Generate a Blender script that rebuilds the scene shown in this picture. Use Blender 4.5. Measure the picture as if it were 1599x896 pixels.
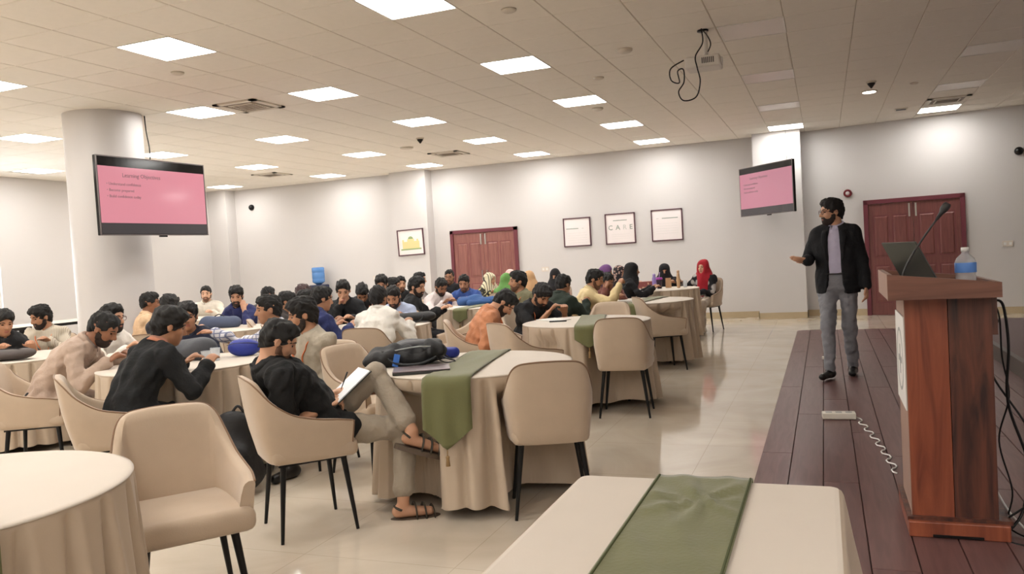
import bpy, bmesh, math, random
import numpy as np
from mathutils import Vector, Matrix

for o in list(bpy.data.objects):
    bpy.data.objects.remove(o, do_unlink=True)
scene = bpy.context.scene
C = scene.collection
random.seed(7)
PI = math.pi
R = math.radians

# ---------------------------------------------------------------- camera
CAM_H = 1.3775                      # eye height above the floor
CEIL = 3.286                        # ceiling height
cam_data = bpy.data.cameras.new('camera')
cam_data.sensor_fit = 'HORIZONTAL'
cam_data.sensor_width = 36.0
cam_data.lens = 36.0 * 1260.0 / 1599.0
cam_data.clip_start = 0.05
cam = bpy.data.objects.new('camera', cam_data)
C.objects.link(cam)
_r = Vector((0.93114677, 0.3599758, -0.05816454))
_u = Vector((0.04050932, 0.05640379, 0.99758589))
_f = Vector((-0.36238748, 0.93125509, -0.03793784))
cam.matrix_world = Matrix(((_r.x, _u.x, -_f.x, 0), (_r.y, _u.y, -_f.y, 0), (_r.z, _u.z, -_f.z, CAM_H), (0, 0, 0, 1)))
scene.camera = cam
def view(p):                        # pixel of a world point in the 1599 x 896 frame, and its depth
    d = Vector(p) - Vector((0, 0, CAM_H))
    z = d.dot(_f)
    if z < 0.05: return None
    return (799.5 + 1260 * d.dot(_r) / z, 448 - 1260 * d.dot(_u) / z, z)

# ---------------------------------------------------------------- world, exposure
world = bpy.data.worlds.new('world'); scene.world = world
world.use_nodes = True
wn = world.node_tree.nodes; wl = world.node_tree.links
bg = wn['Background']
bg.inputs['Color'].default_value = (0.86, 0.93, 1.0, 1)
bg.inputs['Strength'].default_value = 9.0
scene.view_settings.view_transform = 'Standard'
scene.view_settings.look = 'None'
scene.view_settings.gamma = 1.0
scene.view_settings.use_curve_mapping = False
scene.view_settings.exposure = 0.38
PANEL = 22.0                        # radiance of the ceiling light panels

# ---------------------------------------------------------------- materials
def lin(c):
    def f(v):
        v = v / 255.0
        return v / 12.92 if v <= 0.04045 else ((v + 0.055) / 1.055) ** 2.4
    return (f(c[0]), f(c[1]), f(c[2]), 1.0)
MATS = {}
def mat(name, col, rough=0.6, metal=0.0, spec=0.5, var=0.0, vscale=8.0, bump=0.0, bscale=60.0, emit=None, estr=0.0, sheen=0.0, alpha=None, trans=0.0, ior=1.45, coat=0.0, stretch=None):
    if name in MATS: return MATS[name]
    m = bpy.data.materials.new(name); m.use_nodes = True
    nt = m.node_tree; n = nt.nodes; l = nt.links
    b = n['Principled BSDF']
    c = lin(col)
    b.inputs['Base Color'].default_value = c
    b.inputs['Roughness'].default_value = rough
    b.inputs['Metallic'].default_value = metal
    b.inputs['Specular IOR Level'].default_value = spec
    b.inputs['IOR'].default_value = ior
    if sheen: b.inputs['Sheen Weight'].default_value = sheen; b.inputs['Sheen Roughness'].default_value = 0.4
    if trans: b.inputs['Transmission Weight'].default_value = trans
    if coat: b.inputs['Coat Weight'].default_value = coat; b.inputs['Coat Roughness'].default_value = 0.08
    if alpha is not None: b.inputs['Alpha'].default_value = alpha
    if emit is not None:
        b.inputs['Emission Color'].default_value = lin(emit); b.inputs['Emission Strength'].default_value = estr
    if var or bump:
        tc = n.new('ShaderNodeTexCoord'); mp = n.new('ShaderNodeMapping')
        l.new(tc.outputs['Object'], mp.inputs['Vector'])
        if stretch: mp.inputs['Scale'].default_value = stretch
    if var:
        t = n.new('ShaderNodeTexNoise'); t.inputs['Scale'].default_value = vscale; t.inputs['Detail'].default_value = 5
        l.new(mp.outputs['Vector'], t.inputs['Vector'])
        mx = n.new('ShaderNodeMix'); mx.data_type = 'RGBA'
        mx.inputs[6].default_value = tuple(max(0, v * (1 - var)) for v in c[:3]) + (1,)
        mx.inputs[7].default_value = tuple(min(1, v * (1 + var)) for v in c[:3]) + (1,)
        l.new(t.outputs['Fac'], mx.inputs[0]); l.new(mx.outputs[2], b.inputs['Base Color'])
    if bump:
        t2 = n.new('ShaderNodeTexNoise'); t2.inputs['Scale'].default_value = bscale; t2.inputs['Detail'].default_value = 3
        l.new(mp.outputs['Vector'], t2.inputs['Vector'])
        bp = n.new('ShaderNodeBump'); bp.inputs['Strength'].default_value = bump; bp.inputs['Distance'].default_value = 0.01
        l.new(t2.outputs['Fac'], bp.inputs['Height']); l.new(bp.outputs['Normal'], b.inputs['Normal'])
    MATS[name] = m
    return m

def wood(name, c1, c2, rough, axis_scale, ring=3.0, coat=0.0, per_object=0.0):
    if name in MATS: return MATS[name]
    m = bpy.data.materials.new(name); m.use_nodes = True
    nt = m.node_tree; n = nt.nodes; l = nt.links; b = n['Principled BSDF']
    tc = n.new('ShaderNodeTexCoord'); mp = n.new('ShaderNodeMapping'); mp.inputs['Scale'].default_value = axis_scale
    l.new(tc.outputs['Object'], mp.inputs['Vector'])
    oi = n.new('ShaderNodeObjectInfo')
    ad = n.new('ShaderNodeVectorMath'); ad.operation = 'ADD'
    sc = n.new('ShaderNodeVectorMath'); sc.operation = 'SCALE'; sc.inputs[0].default_value = (31, 17, 9)
    l.new(oi.outputs['Random'], sc.inputs['Scale']); l.new(mp.outputs['Vector'], ad.inputs[0]); l.new(sc.outputs[0], ad.inputs[1])
    t = n.new('ShaderNodeTexNoise'); t.inputs['Scale'].default_value = ring; t.inputs['Detail'].default_value = 6; t.inputs['Distortion'].default_value = 1.2
    l.new(ad.outputs[0], t.inputs['Vector'])
    cr = n.new('ShaderNodeValToRGB'); cr.color_ramp.elements[0].position = 0.3; cr.color_ramp.elements[1].position = 0.72
    cr.color_ramp.elements[0].color = lin(c1); cr.color_ramp.elements[1].color = lin(c2)
    l.new(t.outputs['Fac'], cr.inputs[0])
    out = cr.outputs[0]
    if per_object:
        hs = n.new('ShaderNodeHueSaturation')
        mr = n.new('ShaderNodeMapRange'); mr.inputs[3].default_value = 1 - per_object; mr.inputs[4].default_value = 1 + per_object
        l.new(oi.outputs['Random'], mr.inputs[0]); l.new(mr.outputs[0], hs.inputs['Value']); l.new(out, hs.inputs['Color']); out = hs.outputs[0]
    l.new(out, b.inputs['Base Color'])
    b.inputs['Roughness'].default_value = rough
    if coat: b.inputs['Coat Weight'].default_value = coat; b.inputs['Coat Roughness'].default_value = 0.15
    bp = n.new('ShaderNodeBump'); bp.inputs['Strength'].default_value = 0.08; bp.inputs['Distance'].default_value = 0.005
    l.new(t.outputs['Fac'], bp.inputs['Height']); l.new(bp.outputs['Normal'], b.inputs['Normal'])
    MATS[name] = m
    return m

def emitter(name, col, strength):
    if name in MATS: return MATS[name]
    m = bpy.data.materials.new(name); m.use_nodes = True
    nt = m.node_tree; nt.nodes.clear()
    o = nt.nodes.new('ShaderNodeOutputMaterial'); e = nt.nodes.new('ShaderNodeEmission')
    e.inputs['Color'].default_value = lin(col); e.inputs['Strength'].default_value = strength
    nt.links.new(e.outputs[0], o.inputs[0]); MATS[name] = m
    return m

# ---------------------------------------------------------------- mesh helpers
class MB:
    """collects vertices and faces in one mesh"""
    def __init__(s): s.v = []; s.f = []; s.mi = []; s.cm = 0
    def add(s, vs, fs):
        o = len(s.v); s.v += [tuple(v) for v in vs]
        for f in fs: s.f.append([i + o for i in f]); s.mi.append(s.cm)
        return s
    def box(s, c, d, rot=None, taper=1.0):
        x, y, z = d[0] / 2, d[1] / 2, d[2] / 2
        vs = [Vector((a * x * (taper if k > 0 else 1), b * y * (taper if k > 0 else 1), k * z)) for k in (-1, 1) for b in (-1, 1) for a in (-1, 1)]
        if rot is not None: vs = [rot @ v for v in vs]
        vs = [v + Vector(c) for v in vs]
        return s.add(vs, [(0, 2, 3, 1), (4, 5, 7, 6), (0, 1, 5, 4), (2, 6, 7, 3), (0, 4, 6, 2), (1, 3, 7, 5)])
    def bbox(s, lo, hi):
        return s.box([(a + b) / 2 for a, b in zip(lo, hi)], [b - a for a, b in zip(lo, hi)])
    def rbox(s, c, d, r, rot=None, seg=2):
        """box with rounded edges: superposed bevel through a bmesh"""
        bm = bmesh.new(); bmesh.ops.create_cube(bm, size=1.0)
        for v in bm.verts: v.co = Vector((v.co.x * d[0], v.co.y * d[1], v.co.z * d[2]))
        bmesh.ops.bevel(bm, geom=list(bm.edges), offset=min(r, 0.49 * min(d)), segments=seg, affect='EDGES', profile=0.5)
        bm.verts.index_update()
        vs = [(rot @ v.co if rot is not None else v.co) + Vector(c) for v in bm.verts]
        fs = [[v.index for v in f.verts] for f in bm.faces]
        bm.free()
        return s.add(vs, fs)
    def tube(s, pts, r, n=8, cap=True, flat=1.0, up=None):
        pts = [Vector(p) for p in pts]
        if not isinstance(r, (list, tuple)): r = [r] * len(pts)
        rings = []; prev = None
        for i, p in enumerate(pts):
            t = (pts[min(i + 1, len(pts) - 1)] - pts[max(i - 1, 0)])
            if t.length < 1e-9: t = Vector((0, 0, 1))
            t.normalize()
            if prev is None:
                a = Vector(up) if up is not None else (Vector((0, 0, 1)) if abs(t.z) < 0.9 else Vector((1, 0, 0)))
                x = a.cross(t).normalized()
            else:
                x = prev - t * prev.dot(t)
                x = x.normalized() if x.length > 1e-6 else a.cross(t).normalized()
            prev = x; y = t.cross(x)
            rings.append([p + (x * math.cos(q) + y * math.sin(q) * flat) * r[i] for q in [2 * PI * k / n for k in range(n)]])
        vs = [v for g in rings for v in g]; fs = []
        for i in range(len(pts) - 1):
            for k in range(n):
                a, b = i * n + k, i * n + (k + 1) % n
                fs.append((a, b, b + n, a + n))
        if cap:
            fs.append(list(range(n))[::-1]); fs.append([(len(pts) - 1) * n + k for k in range(n)])
        return s.add(vs, fs)
    def lathe(s, prof, c=(0, 0, 0), n=24, cap=True):
        vs = []; fs = []
        for r, z in prof:
            for k in range(n):
                q = 2 * PI * k / n; vs.append((c[0] + r * math.cos(q), c[1] + r * math.sin(q), c[2] + z))
        for i in range(len(prof) - 1):
            for k in range(n):
                a, b = i * n + k, i * n + (k + 1) % n
                fs.append((a, b, b + n, a + n))
        if cap:
            fs.append([k for k in range(n)][::-1]); fs.append([(len(prof) - 1) * n + k for k in range(n)])
        return s.add(vs, fs)
    def prism(s, pts, z0, z1):
        n = len(pts)
        vs = [(p[0], p[1], z0) for p in pts] + [(p[0], p[1], z1) for p in pts]
        fs = [list(range(n))[::-1], [n + i for i in range(n)]] + [(i, (i + 1) % n, n + (i + 1) % n, n + i) for i in range(n)]
        return s.add(vs, fs)
    def grid(s, P):
        """P: list of rows of points"""
        nr, nc = len(P), len(P[0])
        vs = [p for r in P for p in r]
        fs = [(i * nc + j, i * nc + j + 1, (i + 1) * nc + j + 1, (i + 1) * nc + j) for i in range(nr - 1) for j in range(nc - 1)]
        return s.add(vs, fs)
    def mesh(s, name, smooth=False, fix=True):
        me = bpy.data.meshes.new(name)
        me.from_pydata(s.v, [], s.f)
        me.polygons.foreach_set('material_index', s.mi)
        if fix:
            bm = bmesh.new(); bm.from_mesh(me); bmesh.ops.recalc_face_normals(bm, faces=bm.faces); bm.to_mesh(me); bm.free()
        if smooth: me.shade_smooth()
        me.update()
        return me
    def build(s, name, m, parent=None, smooth=False, loc=None, rot=None, sharp=None):
        me = s.mesh(name, smooth)
        if sharp and smooth: me.set_sharp_from_angle(angle=R(sharp))
        return link(name, me, m, parent, loc, rot)

def link(name, me, m=None, parent=None, loc=None, rot=None):
    o = bpy.data.objects.new(name, me)
    if m is not None:
        for k in (m if isinstance(m, (list, tuple)) else [m]):
            if len(me.materials) < (len(m) if isinstance(m, (list, tuple)) else 1): me.materials.append(k)
    C.objects.link(o)
    if parent is not None: o.parent = parent
    if loc is not None: o.location = loc
    if rot is not None: o.rotation_euler = rot
    return o
def tag(o, label, cat, group=None):
    o['label'] = label; o['category'] = cat
    if group: o['group'] = group
    return o
def thing(name, label, cat, loc=(0, 0, 0), rz=0.0, group=None):
    o = bpy.data.objects.new(name, None); o.empty_display_size = 0.1
    C.objects.link(o); o.location = loc; o.rotation_euler = (0, 0, rz)
    return tag(o, label, cat, group)
def struct(o): o['kind'] = 'structure'; return o
def copy_tree(root, loc, rz, label, group=None):
    r = root.copy(); C.objects.link(r); r.location = loc; r.rotation_euler = (0, 0, rz); r['label'] = label
    if group: r['group'] = group
    elif 'group' in r: del r['group']
    for ch in list(root.children):
        c = ch.copy(); C.objects.link(c); c.parent = r
        for g in list(ch.children):
            d = g.copy(); C.objects.link(d); d.parent = c
    return r
def text_mesh(txt, size, align='LEFT', bold=False):
    cu = bpy.data.curves.new('lettering', 'FONT'); cu.body = txt; cu.size = size; cu.align_x = align; cu.resolution_u = 2
    cu.extrude = 0.0006
    if bold: cu.offset = size * 0.012
    o = bpy.data.objects.new('lettering', cu); C.objects.link(o)
    me = bpy.data.meshes.new_from_object(o.evaluated_get(bpy.context.evaluated_depsgraph_get()))
    bpy.data.objects.remove(o); bpy.data.curves.remove(cu)
    return me
# ================================================================ THE SETTING
m_wall = mat('wall_paint', (206, 202, 200), 0.5, var=0.015, vscale=1.5, bump=0.02, bscale=180)
m_floor = None
def floor_material():
    m = bpy.data.materials.new('polished_floor'); m.use_nodes = True
    nt = m.node_tree; n = nt.nodes; l = nt.links; b = n['Principled BSDF']
    tc = n.new('ShaderNodeTexCoord')
    t = n.new('ShaderNodeTexNoise'); t.inputs['Scale'].default_value = 1.3; t.inputs['Detail'].default_value = 8; t.inputs['Distortion'].default_value = 1.5
    l.new(tc.outputs['Object'], t.inputs['Vector'])
    cr = n.new('ShaderNodeValToRGB'); cr.color_ramp.elements[0].position = 0.3; cr.color_ramp.elements[1].position = 0.7
    cr.color_ramp.elements[0].color = lin((198, 185, 167)); cr.color_ramp.elements[1].color = lin((215, 204, 188))
    l.new(t.outputs['Fac'], cr.inputs[0])
    br = n.new('ShaderNodeTexBrick'); br.inputs['Scale'].default_value = 1.0; br.offset = 0.0
    br.inputs['Brick Width'].default_value = 0.8; br.inputs['Row Height'].default_value = 0.8; br.inputs['Mortar Size'].default_value = 0.0022
    br.inputs['Color1'].default_value = (1, 1, 1, 1); br.inputs['Color2'].default_value = (0.97, 0.97, 0.97, 1); br.inputs['Mortar'].default_value = (0.78, 0.76, 0.72, 1)
    l.new(tc.outputs['Object'], br.inputs['Vector'])
    mx = n.new('ShaderNodeMix'); mx.data_type = 'RGBA'; mx.blend_type = 'MULTIPLY'; mx.inputs[0].default_value = 1.0
    l.new(cr.outputs[0], mx.inputs[6]); l.new(br.outputs['Color'], mx.inputs[7]); l.new(mx.outputs[2], b.inputs['Base Color'])
    b.inputs['Roughness'].default_value = 0.07; b.inputs['IOR'].default_value = 1.55
    return m
m_floor = floor_material()
m_tile = mat('ceiling_tile_white', (240, 234, 224), 0.9, var=0.03, vscale=14, bump=0.15, bscale=220)
m_grid = mat('ceiling_grid_metal', (200, 190, 174), 0.6)
m_skirt = mat('baseboard_tile', (190, 172, 142), 0.25, var=0.08, vscale=6)
m_panelframe = mat('light_frame_white', (235, 232, 225), 0.4)
m_lamp = emitter('light_panel_glow', (255, 252, 247), PANEL)
m_lamp_off = mat('light_diffuser_unlit', (228, 220, 212), 0.35)

XL, YB = -13.35, 15.4               # left wall, back wall
XR, YF = 6.2, -6.4                  # right wall, wall behind the viewer
struct(MB().bbox((XL - 0.2, YF - 0.2, -0.12), (XR + 0.2, YB + 0.9, 0.0)).build('floor', m_floor))

# back wall in two stretches, the right one bends towards the room
def wall_y(x): return YB - 0.17 * (x + 0.3) if x > -0.3 else YB
wb = MB(); wb.bbox((XL - 0.2, YB, 0), (-0.3, YB + 0.2, CEIL + 0.1)); wall_back = struct(wb.build('wall_back', m_wall))
ws = MB(); ws.prism([(-0.3, YB), (XR + 0.2, wall_y(XR + 0.2)), (XR + 0.2, wall_y(XR + 0.2) + 0.25), (-0.3, YB + 0.25)], 0, CEIL + 0.1)
struct(ws.build('wall_stage_side', m_wall))
struct(MB().bbox((XR, YF, 0), (XR + 0.2, YB, CEIL + 0.1)).build('wall_right', m_wall))
struct(MB().bbox((XL - 0.2, YF - 0.2, 0), (XR + 0.2, YF, CEIL + 0.1)).build('wall_front', m_wall))
# left wall with a window opening
WY0, WY1, WZ0, WZ1 = 7.55, 9.88, 0.86, 2.3
wl_ = MB()
wl_.bbox((XL - 0.2, YF, 0), (XL, WY0, CEIL + 0.1)); wl_.bbox((XL - 0.2, WY1, 0), (XL, YB, CEIL + 0.1))
wl_.bbox((XL - 0.2, WY0, 0), (XL, WY1, WZ0)); wl_.bbox((XL - 0.2, WY0, WZ1), (XL, WY1, CEIL + 0.1))
struct(wl_.build('wall_left', m_wall))
m_winframe = mat('window_frame_white', (232, 228, 220), 0.35)
wf = MB()
for y in (WY0 + 0.03, (WY0 + WY1) / 2, WY1 - 0.03): wf.bbox((XL - 0.12, y - 0.03, WZ0), (XL - 0.06, y + 0.03, WZ1))
for z in (WZ0 + 0.03, WZ1 - 0.03): wf.bbox((XL - 0.12, WY0, z - 0.03), (XL - 0.06, WY1, z + 0.03))
win = struct(wf.build('window_1', m_winframe))
m_glass = mat('window_glass', (250, 252, 255), 0.0, trans=1.0, ior=1.02)
for k in range(2):
    y0 = WY0 + 0.06 + k * ((WY1 - WY0) / 2 - 0.03)
    MB().bbox((XL - 0.095, y0, WZ0 + 0.06), (XL - 0.089, y0 + (WY1 - WY0) / 2 - 0.09, WZ1 - 0.06)).build('pane', m_glass, win)
MB().bbox((XL - 0.05, WY0 - 0.06, WZ0 - 0.04), (XL + 0.1, WY1 + 0.06, WZ0)).build('window_sill', m_winframe, win)

# pilasters on the back wall and a round column
struct(MB().bbox((-8.52, YB - 0.3, 0), (-7.68, YB + 0.02, CEIL)).build('pilaster_1', m_wall))
struct(MB().bbox((XL, YB - 0.32, 0), (-12.83, YB + 0.02, CEIL)).build('pilaster_2', m_wall))
struct(MB().bbox((-1.12, YB - 0.42, 0), (-0.32, YB + 0.02, CEIL)).build('pilaster_3', m_wall))
COLX, COLY, COLR = -7.76, 7.14, 0.42
struct(MB().lathe([(COLR, 0.0), (COLR, CEIL)], (COLX, COLY, 0), 48).build('column', m_wall, smooth=True, sharp=40))
# baseboards
bb = MB()
segs = [(XL, -8.52, YB), (-7.68, -7.32, YB), (-5.78, -1.12, YB)]
for a, b, y in segs: bb.bbox((a, y - 0.014, 0), (b, y, 0.11))
bb.bbox((-8.53, YB - 0.314, 0), (-7.67, YB - 0.3, 0.11)); bb.bbox((-7.68, YB - 0.314, 0), (-7.666, YB, 0.11))
bb.bbox((-1.134, YB - 0.434, 0), (-0.306, YB - 0.42, 0.11)); bb.bbox((-0.32, YB - 0.434, 0), (-0.306, YB, 0.11)); bb.bbox((-1.134, YB - 0.434, 0), (-1.12, YB, 0.11))
struct(bb.build('baseboard_back', m_skirt))
def on_stage_wall(mb, x0, x1, z0, z1, d0, d1):
    """a block on the bent stretch of wall, d = distance in front of the wall"""
    nx, ny = -0.17 / math.hypot(0.17, 1), -1 / math.hypot(0.17, 1)
    P = []
    for x, d in ((x0, d0), (x1, d0), (x1, d1), (x0, d1)): P.append((x + nx * d, wall_y(x) + ny * d))
    mb.prism(P, z0, z1); return mb
bs = MB(); on_stage_wall(bs, -0.3, 0.66, 0, 0.11, 0.0, 0.014); on_stage_wall(bs, 2.16, XR, 0, 0.11, 0, 0.014)
struct(bs.build('baseboard_stage_side', m_skirt))
struct(MB().bbox((XL, YF, 0), (XL + 0.014, YB, 0.11)).build('baseboard_left', m_skirt))

# ---------------------------------------------------------------- ceiling with its tiles
T = 0.57
GX0, GY0 = -2.525, 7.395            # one line of the grid
light_cells = {}
def cell_of(x, y): return (math.floor((x - GX0) / T + 1e-6), math.floor((y - GY0) / T + 1e-6))
lit, unlit = [], []
for i in range(-5, 3):
    for j in range(-4, 5):
        x = (-0.5538 + 2.4 * i) * 0.95; y = (5.6856 + 2.4 * j) * 0.95
        if i == -5: x -= 0.42 if j in (2, 4) else 0.0
        if i == -3 and j == 1: x += T
        if y < YF + 0.4: continue
        if i == 1 and j == 4: y -= 0.22
        if i == 2 and j == 4: continue
        (unlit if (i >= 0 and -1 <= j < 4) or (i == 0 and j == -2) else lit).append((x, y))
ceil_o = struct(MB().bbox((XL - 0.2, YF - 0.2, CEIL + 0.006), (XR + 0.2, YB + 0.9, CEIL + 0.1)).build('ceiling', m_grid))
tm = MB(); g = 0.003
b_ = 0.004
tm.add([(g, g, 0.006), (T - g, g, 0.006), (T - g, T - g, 0.006), (g, T - g, 0.006), (g + b_, g + b_, 0), (T - g - b_, g + b_, 0), (T - g - b_, T - g - b_, 0), (g + b_, T - g - b_, 0)],
       [(4, 7, 6, 5), (0, 4, 5, 1), (1, 5, 6, 2), (2, 6, 7, 3), (3, 7, 4, 0)])
tile_me = tm.mesh('ceiling_tile'); tile_me.materials.append(m_tile)
cells = []
taken = set()
for (x, y) in lit + unlit: taken.add((round((x - T / 2 - GX0) / T), round((y - T / 2 - GY0) / T)))
AC = [(-6.1, 7.69), (1.77, 13.4)]
for a in range(-20, 16):
    for b in range(-25, 15):
        x, y = GX0 + a * T, GY0 + b * T
        if x > XR or x + T < XL or y > YB + 0.02 or y + T < YF: continue
        if (a, b) in taken and not (a, b) == (round((1.75 - T / 2 - GX0) / T), -1): continue
        c = view((x + T / 2, y + T / 2, CEIL))
        inside = c is not None and -60 < c[0] < 1660 and -60 < c[1] < 956
        cells.append((0 if inside else 1, c[2] if c else 99, x, y))
cells.sort()
rest = MB()
for k, (out, d, x, y) in enumerate(cells):
    if k < 300:
        t = link('ceiling_tile', tile_me, None, ceil_o, (x, y, CEIL))
    else:
        o = len(rest.v)
        rest.add([(v[0] + x, v[1] + y, v[2] + CEIL) for v in tm.v], tm.f)
rt = rest.build('ceiling_tiles_far', m_tile, ceil_o); rt['kind'] = 'stuff'

# square light panels
LW = 0.545
fr = MB()
for a, b, c_, d_ in ((-T / 2 + 0.004, -T / 2 + 0.004, T / 2 - 0.004, -LW / 2), (-T / 2 + 0.004, LW / 2, T / 2 - 0.004, T / 2 - 0.004), (-T / 2 + 0.004, -LW / 2, -LW / 2, LW / 2), (LW / 2, -LW / 2, T / 2 - 0.004, LW / 2)):
    fr.bbox((a, b, -0.004), (c_, d_, 0.008))
frame_me = fr.mesh('frame'); frame_me.materials.append(m_panelframe)
df = MB(); df.bbox((-LW / 2, -LW / 2, 0.0), (LW / 2, LW / 2, 0.006))
dif_on = df.mesh('diffuser'); dif_on.materials.append(m_lamp)
dif_off = df.mesh('diffuser'); dif_off.materials.append(m_lamp_off)
ROWN = {}
def where(x, y):
    v = view((x, y, CEIL))
    return v
for k, (x, y) in enumerate(lit + unlit):
    on = k < len(lit)
    v = view((x, y, CEIL)); seen = v is not None and -70 < v[0] < 1670 and -30 < v[1]
    t = thing('ceiling_light', '', 'ceiling light', (x, y, CEIL))
    t['_xy'] = (x, y)
    link('frame', frame_me, None, t); link('diffuser', dif_on if on else dif_off, None, t)
    if seen:
        place = 'row along the back wall' if y > 14 else 'second row from the back wall' if y > 12 else 'third row from the back wall' if y > 9 else 'fourth row from the back wall' if y > 7 else 'nearest row in view'
        side = {-12: 'leftmost column', -11: 'leftmost column', -9: 'second column from the left', -7: 'third column from the left', -6: 'beside the air vent', -5: 'left-of-centre column', -2: 'centre column', 0: 'aisle column', 1: 'stage column'}
        s = side.get(int(x), 'over the hall')
        t['label'] = ('lit square ceiling panel, ' if on else 'unlit square ceiling panel, ') + s + ', ' + place
    else:
        t['label'] = ('lit' if on else 'unlit') + ' square ceiling panel out of the picture, behind or beside the viewer'
        t['group'] = 'ceiling panels outside the view'
    del t['_xy']

# ---------------------------------------------------------------- doors
m_dframe = mat('door_frame_maroon', (108, 48, 58), 0.45, var=0.1, vscale=5)
m_dleaf = wood('door_leaf_wood', (124, 74, 68), (150, 96, 86), 0.45, (9, 9, 0.9), 2.2)
m_dleaf2 = wood('door_leaf_wood_dark', (104, 56, 54), (126, 72, 66), 0.45, (9, 9, 0.9), 2.2)
m_steel = mat('brushed_steel', (180, 178, 172), 0.3, metal=1.0)
def door(name, origin, ang, w, h, label_leaf, leafm):
    f = MB()
    f.bbox((0, -0.06, 0), (0.07, 0.04, h)); f.bbox((w - 0.07, -0.06, 0), (w, 0.04, h)); f.bbox((0, -0.06, h - 0.07), (w, 0.04, h))
    d = struct(f.build(name, m_dframe, None, loc=origin, rot=(0, 0, ang)))
    lw = (w - 0.14) / 2
    for s in range(2):
        x0 = 0.07 + s * lw
        lf = MB(); lf.bbox((x0 + 0.003, -0.035, 0.005), (x0 + lw - 0.003, 0.0, h - 0.073))
        leaf = lf.build('door_leaf', leafm, d)
        pw = (lw - 0.06 * 3 - 0.05) / 2
        for q in range(2):
            for (z0, z1) in ((0.22, 0.85), (1.0, h - 0.28)):
                a = x0 + 0.085 + q * (pw + 0.06)
                p = MB()
                # raised panel framed by a groove
                p.add([(a, -0.037, z0), (a + pw, -0.037, z0), (a + pw, -0.037, z1), (a, -0.037, z1),
                       (a + 0.012, -0.0355, z0 + 0.012), (a + pw - 0.012, -0.0355, z0 + 0.012), (a + pw - 0.012, -0.0355, z1 - 0.012), (a + 0.012, -0.0355, z1 - 0.012),
                       (a + 0.03, -0.045, z0 + 0.03), (a + pw - 0.03, -0.045, z0 + 0.03), (a + pw - 0.03, -0.045, z1 - 0.03), (a + 0.03, -0.045, z1 - 0.03)],
                      [(0, 1, 5, 4), (1, 2, 6, 5), (2, 3, 7, 6), (3, 0, 4, 7), (4, 5, 9, 8), (5, 6, 10, 9), (6, 7, 11, 10), (7, 4, 8, 11), (8, 9, 10, 11)])
                p.build('door_panel', leafm, leaf)
                gq = MB()
                for (u0, u1, v0, v1) in ((a - 0.008, a, z0 - 0.008, z1 + 0.008), (a + pw, a + pw + 0.008, z0 - 0.008, z1 + 0.008), (a, a + pw, z0 - 0.008, z0), (a, a + pw, z1, z1 + 0.008)):
                    gq.bbox((u0, -0.0375, v0), (u1, -0.03, v1))
                gq.build('panel_moulding', m_dframe, leaf)
        hx = x0 + (lw - 0.05 if s == 0 else 0.05)
        hm = MB(); hm.tube([(hx, -0.035, 0.92), (hx, -0.075, 0.92), (hx, -0.075, 1.12), (hx, -0.035, 1.12)], 0.009, 6)
        hm.build('door_handle', m_steel, leaf)
        cl = MB(); cl.bbox((hx - 0.02, -0.05, h - 0.32), (hx + 0.005, -0.035, h - 0.1)); cl.build('door_bolt', m_steel, leaf)
    return d
door('door_1', (-7.3, YB, 0), 0, 1.5, 1.98, '', m_dleaf)
a2 = math.atan2(-0.17, 1)
door('door_2', (0.66, wall_y(0.66), 0), a2, 1.53, 1.98, '', m_dleaf2)

# ---------------------------------------------------------------- stage floor of planks and the dais
m_plank = wood('stage_laminate', (94, 64, 62), (114, 82, 79), 0.42, (10, 0.8, 10), 2.4, coat=0.1, per_object=0.05)
m_under = mat('stage_underlay', (48, 36, 34), 0.7)
SX0, SX1, SY0, SY1 = -0.43, 1.62, -2.0, 12.85
stage = struct(MB().bbox((SX0, SY0, 0.0), (SX1, SY1, 0.006)).build('floor_stage', m_under))
pw, pl = 0.186, 2.48
pm = MB(); pm.add([(0.001, 0.001, 0), (pw - 0.001, 0.001, 0), (pw - 0.001, pl - 0.001, 0), (0.001, pl - 0.001, 0), (0.0035, 0.0035, 0.008), (pw - 0.0035, 0.0035, 0.008), (pw - 0.0035, pl - 0.0035, 0.008), (0.0035, pl - 0.0035, 0.008)],
                  [(4, 5, 6, 7), (0, 1, 5, 4), (1, 2, 6, 5), (2, 3, 7, 6), (3, 0, 4, 7)])
plank_me = pm.mesh('plank'); plank_me.materials.append(m_plank)
for r_ in range(11):
    y = SY1 - pl - (0.0, 1.24, 0.62, 1.86)[r_ % 4]
    first = SY1 - y - pl
    if first > 0.02:
        q = link('plank', plank_me, None, stage, (SX0 + r_ * pw, SY1 - first, 0.006)); q.scale = (1, first / pl, 1)
    while y > SY0 - 0.1:
        link('plank', plank_me, None, stage, (SX0 + r_ * pw, y, 0.006)); y -= pl
m_dais = mat('dais_carpet', (120, 104, 104), 0.75, var=0.06, vscale=20, bump=0.1, bscale=300)
m_daisedge = mat('dais_edge', (72, 62, 56), 0.4)
dz = 0.16
dais = struct(MB().bbox((SX1, SY0, 0), (XR, 12.5, dz)).build('floor_dais', m_dais))
MB().bbox((SX1 - 0.015, SY0, 0.0), (SX1 + 0.04, 12.5, dz + 0.006)).build('dais_edge_strip', m_daisedge, dais)
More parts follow.
